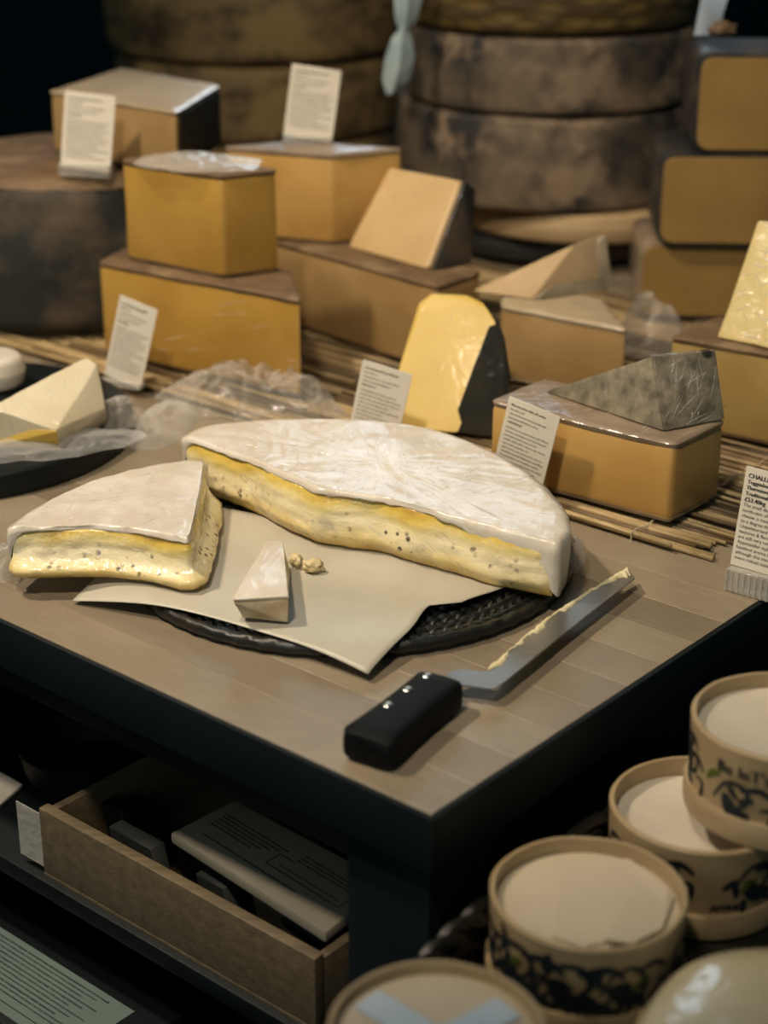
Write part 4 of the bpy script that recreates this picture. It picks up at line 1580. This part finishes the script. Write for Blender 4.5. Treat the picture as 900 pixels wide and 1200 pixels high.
# film-wrapped round cheese, bottom right corner
c5 = at(938, 1210, BKZ + .05); c5.z = BKZ
w5 = thing('wrapped_round_cheese', 'domed white cheese in tight film filling the bottom right corner', 'cheese', c5)
vs, fs = lathe([(.0005, 0), (.082, 0), (.088, .003), (.090, .022), (.0905, .03), (.0885, .0305), (.087, .026), (.0005, .026)], c5, 64)
mesh('wooden_hoop', vs, fs, POPLAR, w5)
vs, fs = lathe([(.0005, .0265), (.08, .0265), (.0865, .033), (.0855, .041), (.079, .048), (.066, .0525), (.045, .055), (.02, .056), (.0005, .0565)], c5, 64, .003, 22)
mesh('cheese', vs, fs, M('filmed_white_cheese', 'cfc4a6', 'bfb38f', 10, rough=.4, coat=1, coat_rough=.12, cbump=1.2, cscale=22), w5, angle=80)

# ------------------------------------------------------------------ shelf below the table
tr_u0, tr_u1 = .118, .418
wt = thing('wooden_tray', 'shallow grey brown wooden tray on the shelf under the table', 'tray', tb(.27, .12, -.236))
zt0, zt1 = -.236, -.172
hull('front_board', tbox(tr_u0, tr_u1, .018, .028, zt0 + .004, zt1), GREYWOOD, wt, .0012)
hull('back_board', tbox(tr_u0, tr_u1, .25, .26, zt0 + .004, zt1), GREYWOOD, wt, .0012)
hull('side_board', tbox(tr_u0, tr_u0 + .008, .0285, .2495, zt0 + .004, zt1 - .004), GREYWOOD, wt, .0012)
hull('side_board', tbox(tr_u1 - .008, tr_u1, .0285, .2495, zt0 + .004, zt1 - .004), GREYWOOD, wt, .0012)
hull('bottom_board', tbox(tr_u0, tr_u1, .018, .26, zt0, zt0 + .0038), GREYWOOD, wt, .0006)
hull('plastic_end_cover', tbox(tr_u1 - .002, tr_u1 + .03, .0185, .0195, zt0 + .008, zt1 - .006), ACRYLIC, wt, .0002, 1)
for k, (uu, ll, m_) in enumerate(((.150, .04, GREYCARD), (.205, .035, SHEET), (.245, .03, GREYCARD), (.285, .04, BLACKWOOD), (.335, .05, GREYCARD), (.38, .025, BLACKWOOD))):
    o = hull('grey_envelope', [tb(uu + a * ll / 2 + z_ * .25, .05 + b_ * .014 + (.02 if k % 2 else 0), zt0 + .0045 + z_) for a in (-1, 1) for b_ in (-.02, 1) for z_ in (0, .046)], m_, None, .0006, 1)
    tag(o, ('%s standing in the wooden tray, %s from its right end' % (('grey card sleeve', 'pale card sleeve', 'grey card sleeve', 'black card sleeve', 'grey card sleeve', 'black card sleeve')[k], ('first', 'second', 'third', 'fourth', 'fifth', 'sixth')[k])), 'sleeve', 'card sleeves in the wooden tray')
# folded printed sheaf lying across the tray
ps = thing('printed_sheaf', 'thick folded printed sheet lying across the wooden tray', 'paper', tb(.2, .09, zt1 + .0006))
q4 = [tb(.300, .052, 0), tb(.124, .036, 0), tb(.130, .112, 0), tb(.296, .118, 0)]
zq = zt1 + .0006
sheaf = hull('sheaf', [Vector((p.x, p.y, zq + d)) for p in q4 for d in (0, .009)], SHEET, ps, .002, 2)
b = MB()
ex = (q4[1] - q4[0]).normalized()
ey = (q4[3] - q4[0]).normalized()
o_ = Vector((q4[0].x, q4[0].y, zq + .0093))


def flat(mb, x0, y0, x1, y1):
    mb.quad(o_ + ex * x0 + ey * y0, o_ + ex * x1 + ey * y0, o_ + ex * x1 + ey * y1, o_ + ex * x0 + ey * y1)


rnd = random.Random(4)


def flat_row(mb, x0, x1, y, s_):
    x = x0
    while x < x1:
        xe = min(x1, x + rnd.uniform(.002, .009))
        xx = x
        while xx < xe:
            flat(mb, xx, y, xx + s_ * .35, y + s_ * rnd.choice((.7, 1)))
            flat(mb, xx, y + s_ * .4, xx + s_ * .6, y + s_ * .6)
            xx += s_ * .75
        x = xe + s_ * .6


flat_row(b, .020, .125, .016, .0022)
for k in range(5):
    flat_row(b, .012, .06 + .006 * k, .030 + .0042 * k, .0018)
for k in range(3):
    flat_row(b, .098, .166, .044 + .004 * k, .002)
for q in ((.082, .026, .162, .0268), (.082, .026, .0828, .042), (.082, .0412, .098, .042), (.1612, .026, .162, .038)):
    flat(b, *q)
flat_row(b, .092, .155, .031, .0015)
mesh('print', b.v, b.f, INK, sheaf, smooth=False)
# dark box with a printed label on the lower shelf
bx = thing('dark_box', 'black flat box with a teal printed sheet on its lid, lower left corner', 'box', tb(.43, .05, -.40))
hull('carton', tbox(.29, .62, -.055, .045, -.40, -.331), BLACKWOOD, bx, .002)
hull('lid', tbox(.286, .624, -.058, .048, -.331, -.322), BLACKWOOD, bx, .0015)
lsh = hull('label_sheet', tbox(.318, .60, -.050, .020, -.3218, -.3212), TEALSHEET, bx, .0001, 1)
b = MB()
o_ = tb(.60, .020, -.3209)
ex, ey = -U, -V
for k in range(11):
    flat_row(b, .01, .26 - .012 * (k % 3), .006 + .0046 * k, .0017 if k % 4 else .0022)
flat(b, .004, .0605, .27, .0615)
mesh('print', b.v, b.f, INK, lsh, smooth=False)
vs, fs = lathe([(.0005, 0), (.035, 0), (.05, .02), (.055, .045), (.052, .045), (.046, .02), (.0005, .006)], tb(.50, .13, -.2355), 40)
tag(mesh('black_bowl', vs, fs, BLACKPLASTIC), 'black bowl in the dark on the shelf left of the wooden tray', 'bowl')
o = hull('shelf_card', [tb(u_, v_, z_) for u_, v_ in ((.515, .03), (.58, .03), (.58, .09), (.535, .09)) for z_ in (-.2355, -.23)], CARD, None, .0005, 1)
tag(o, 'small pale card lying on the shelf at the left frame edge', 'card')
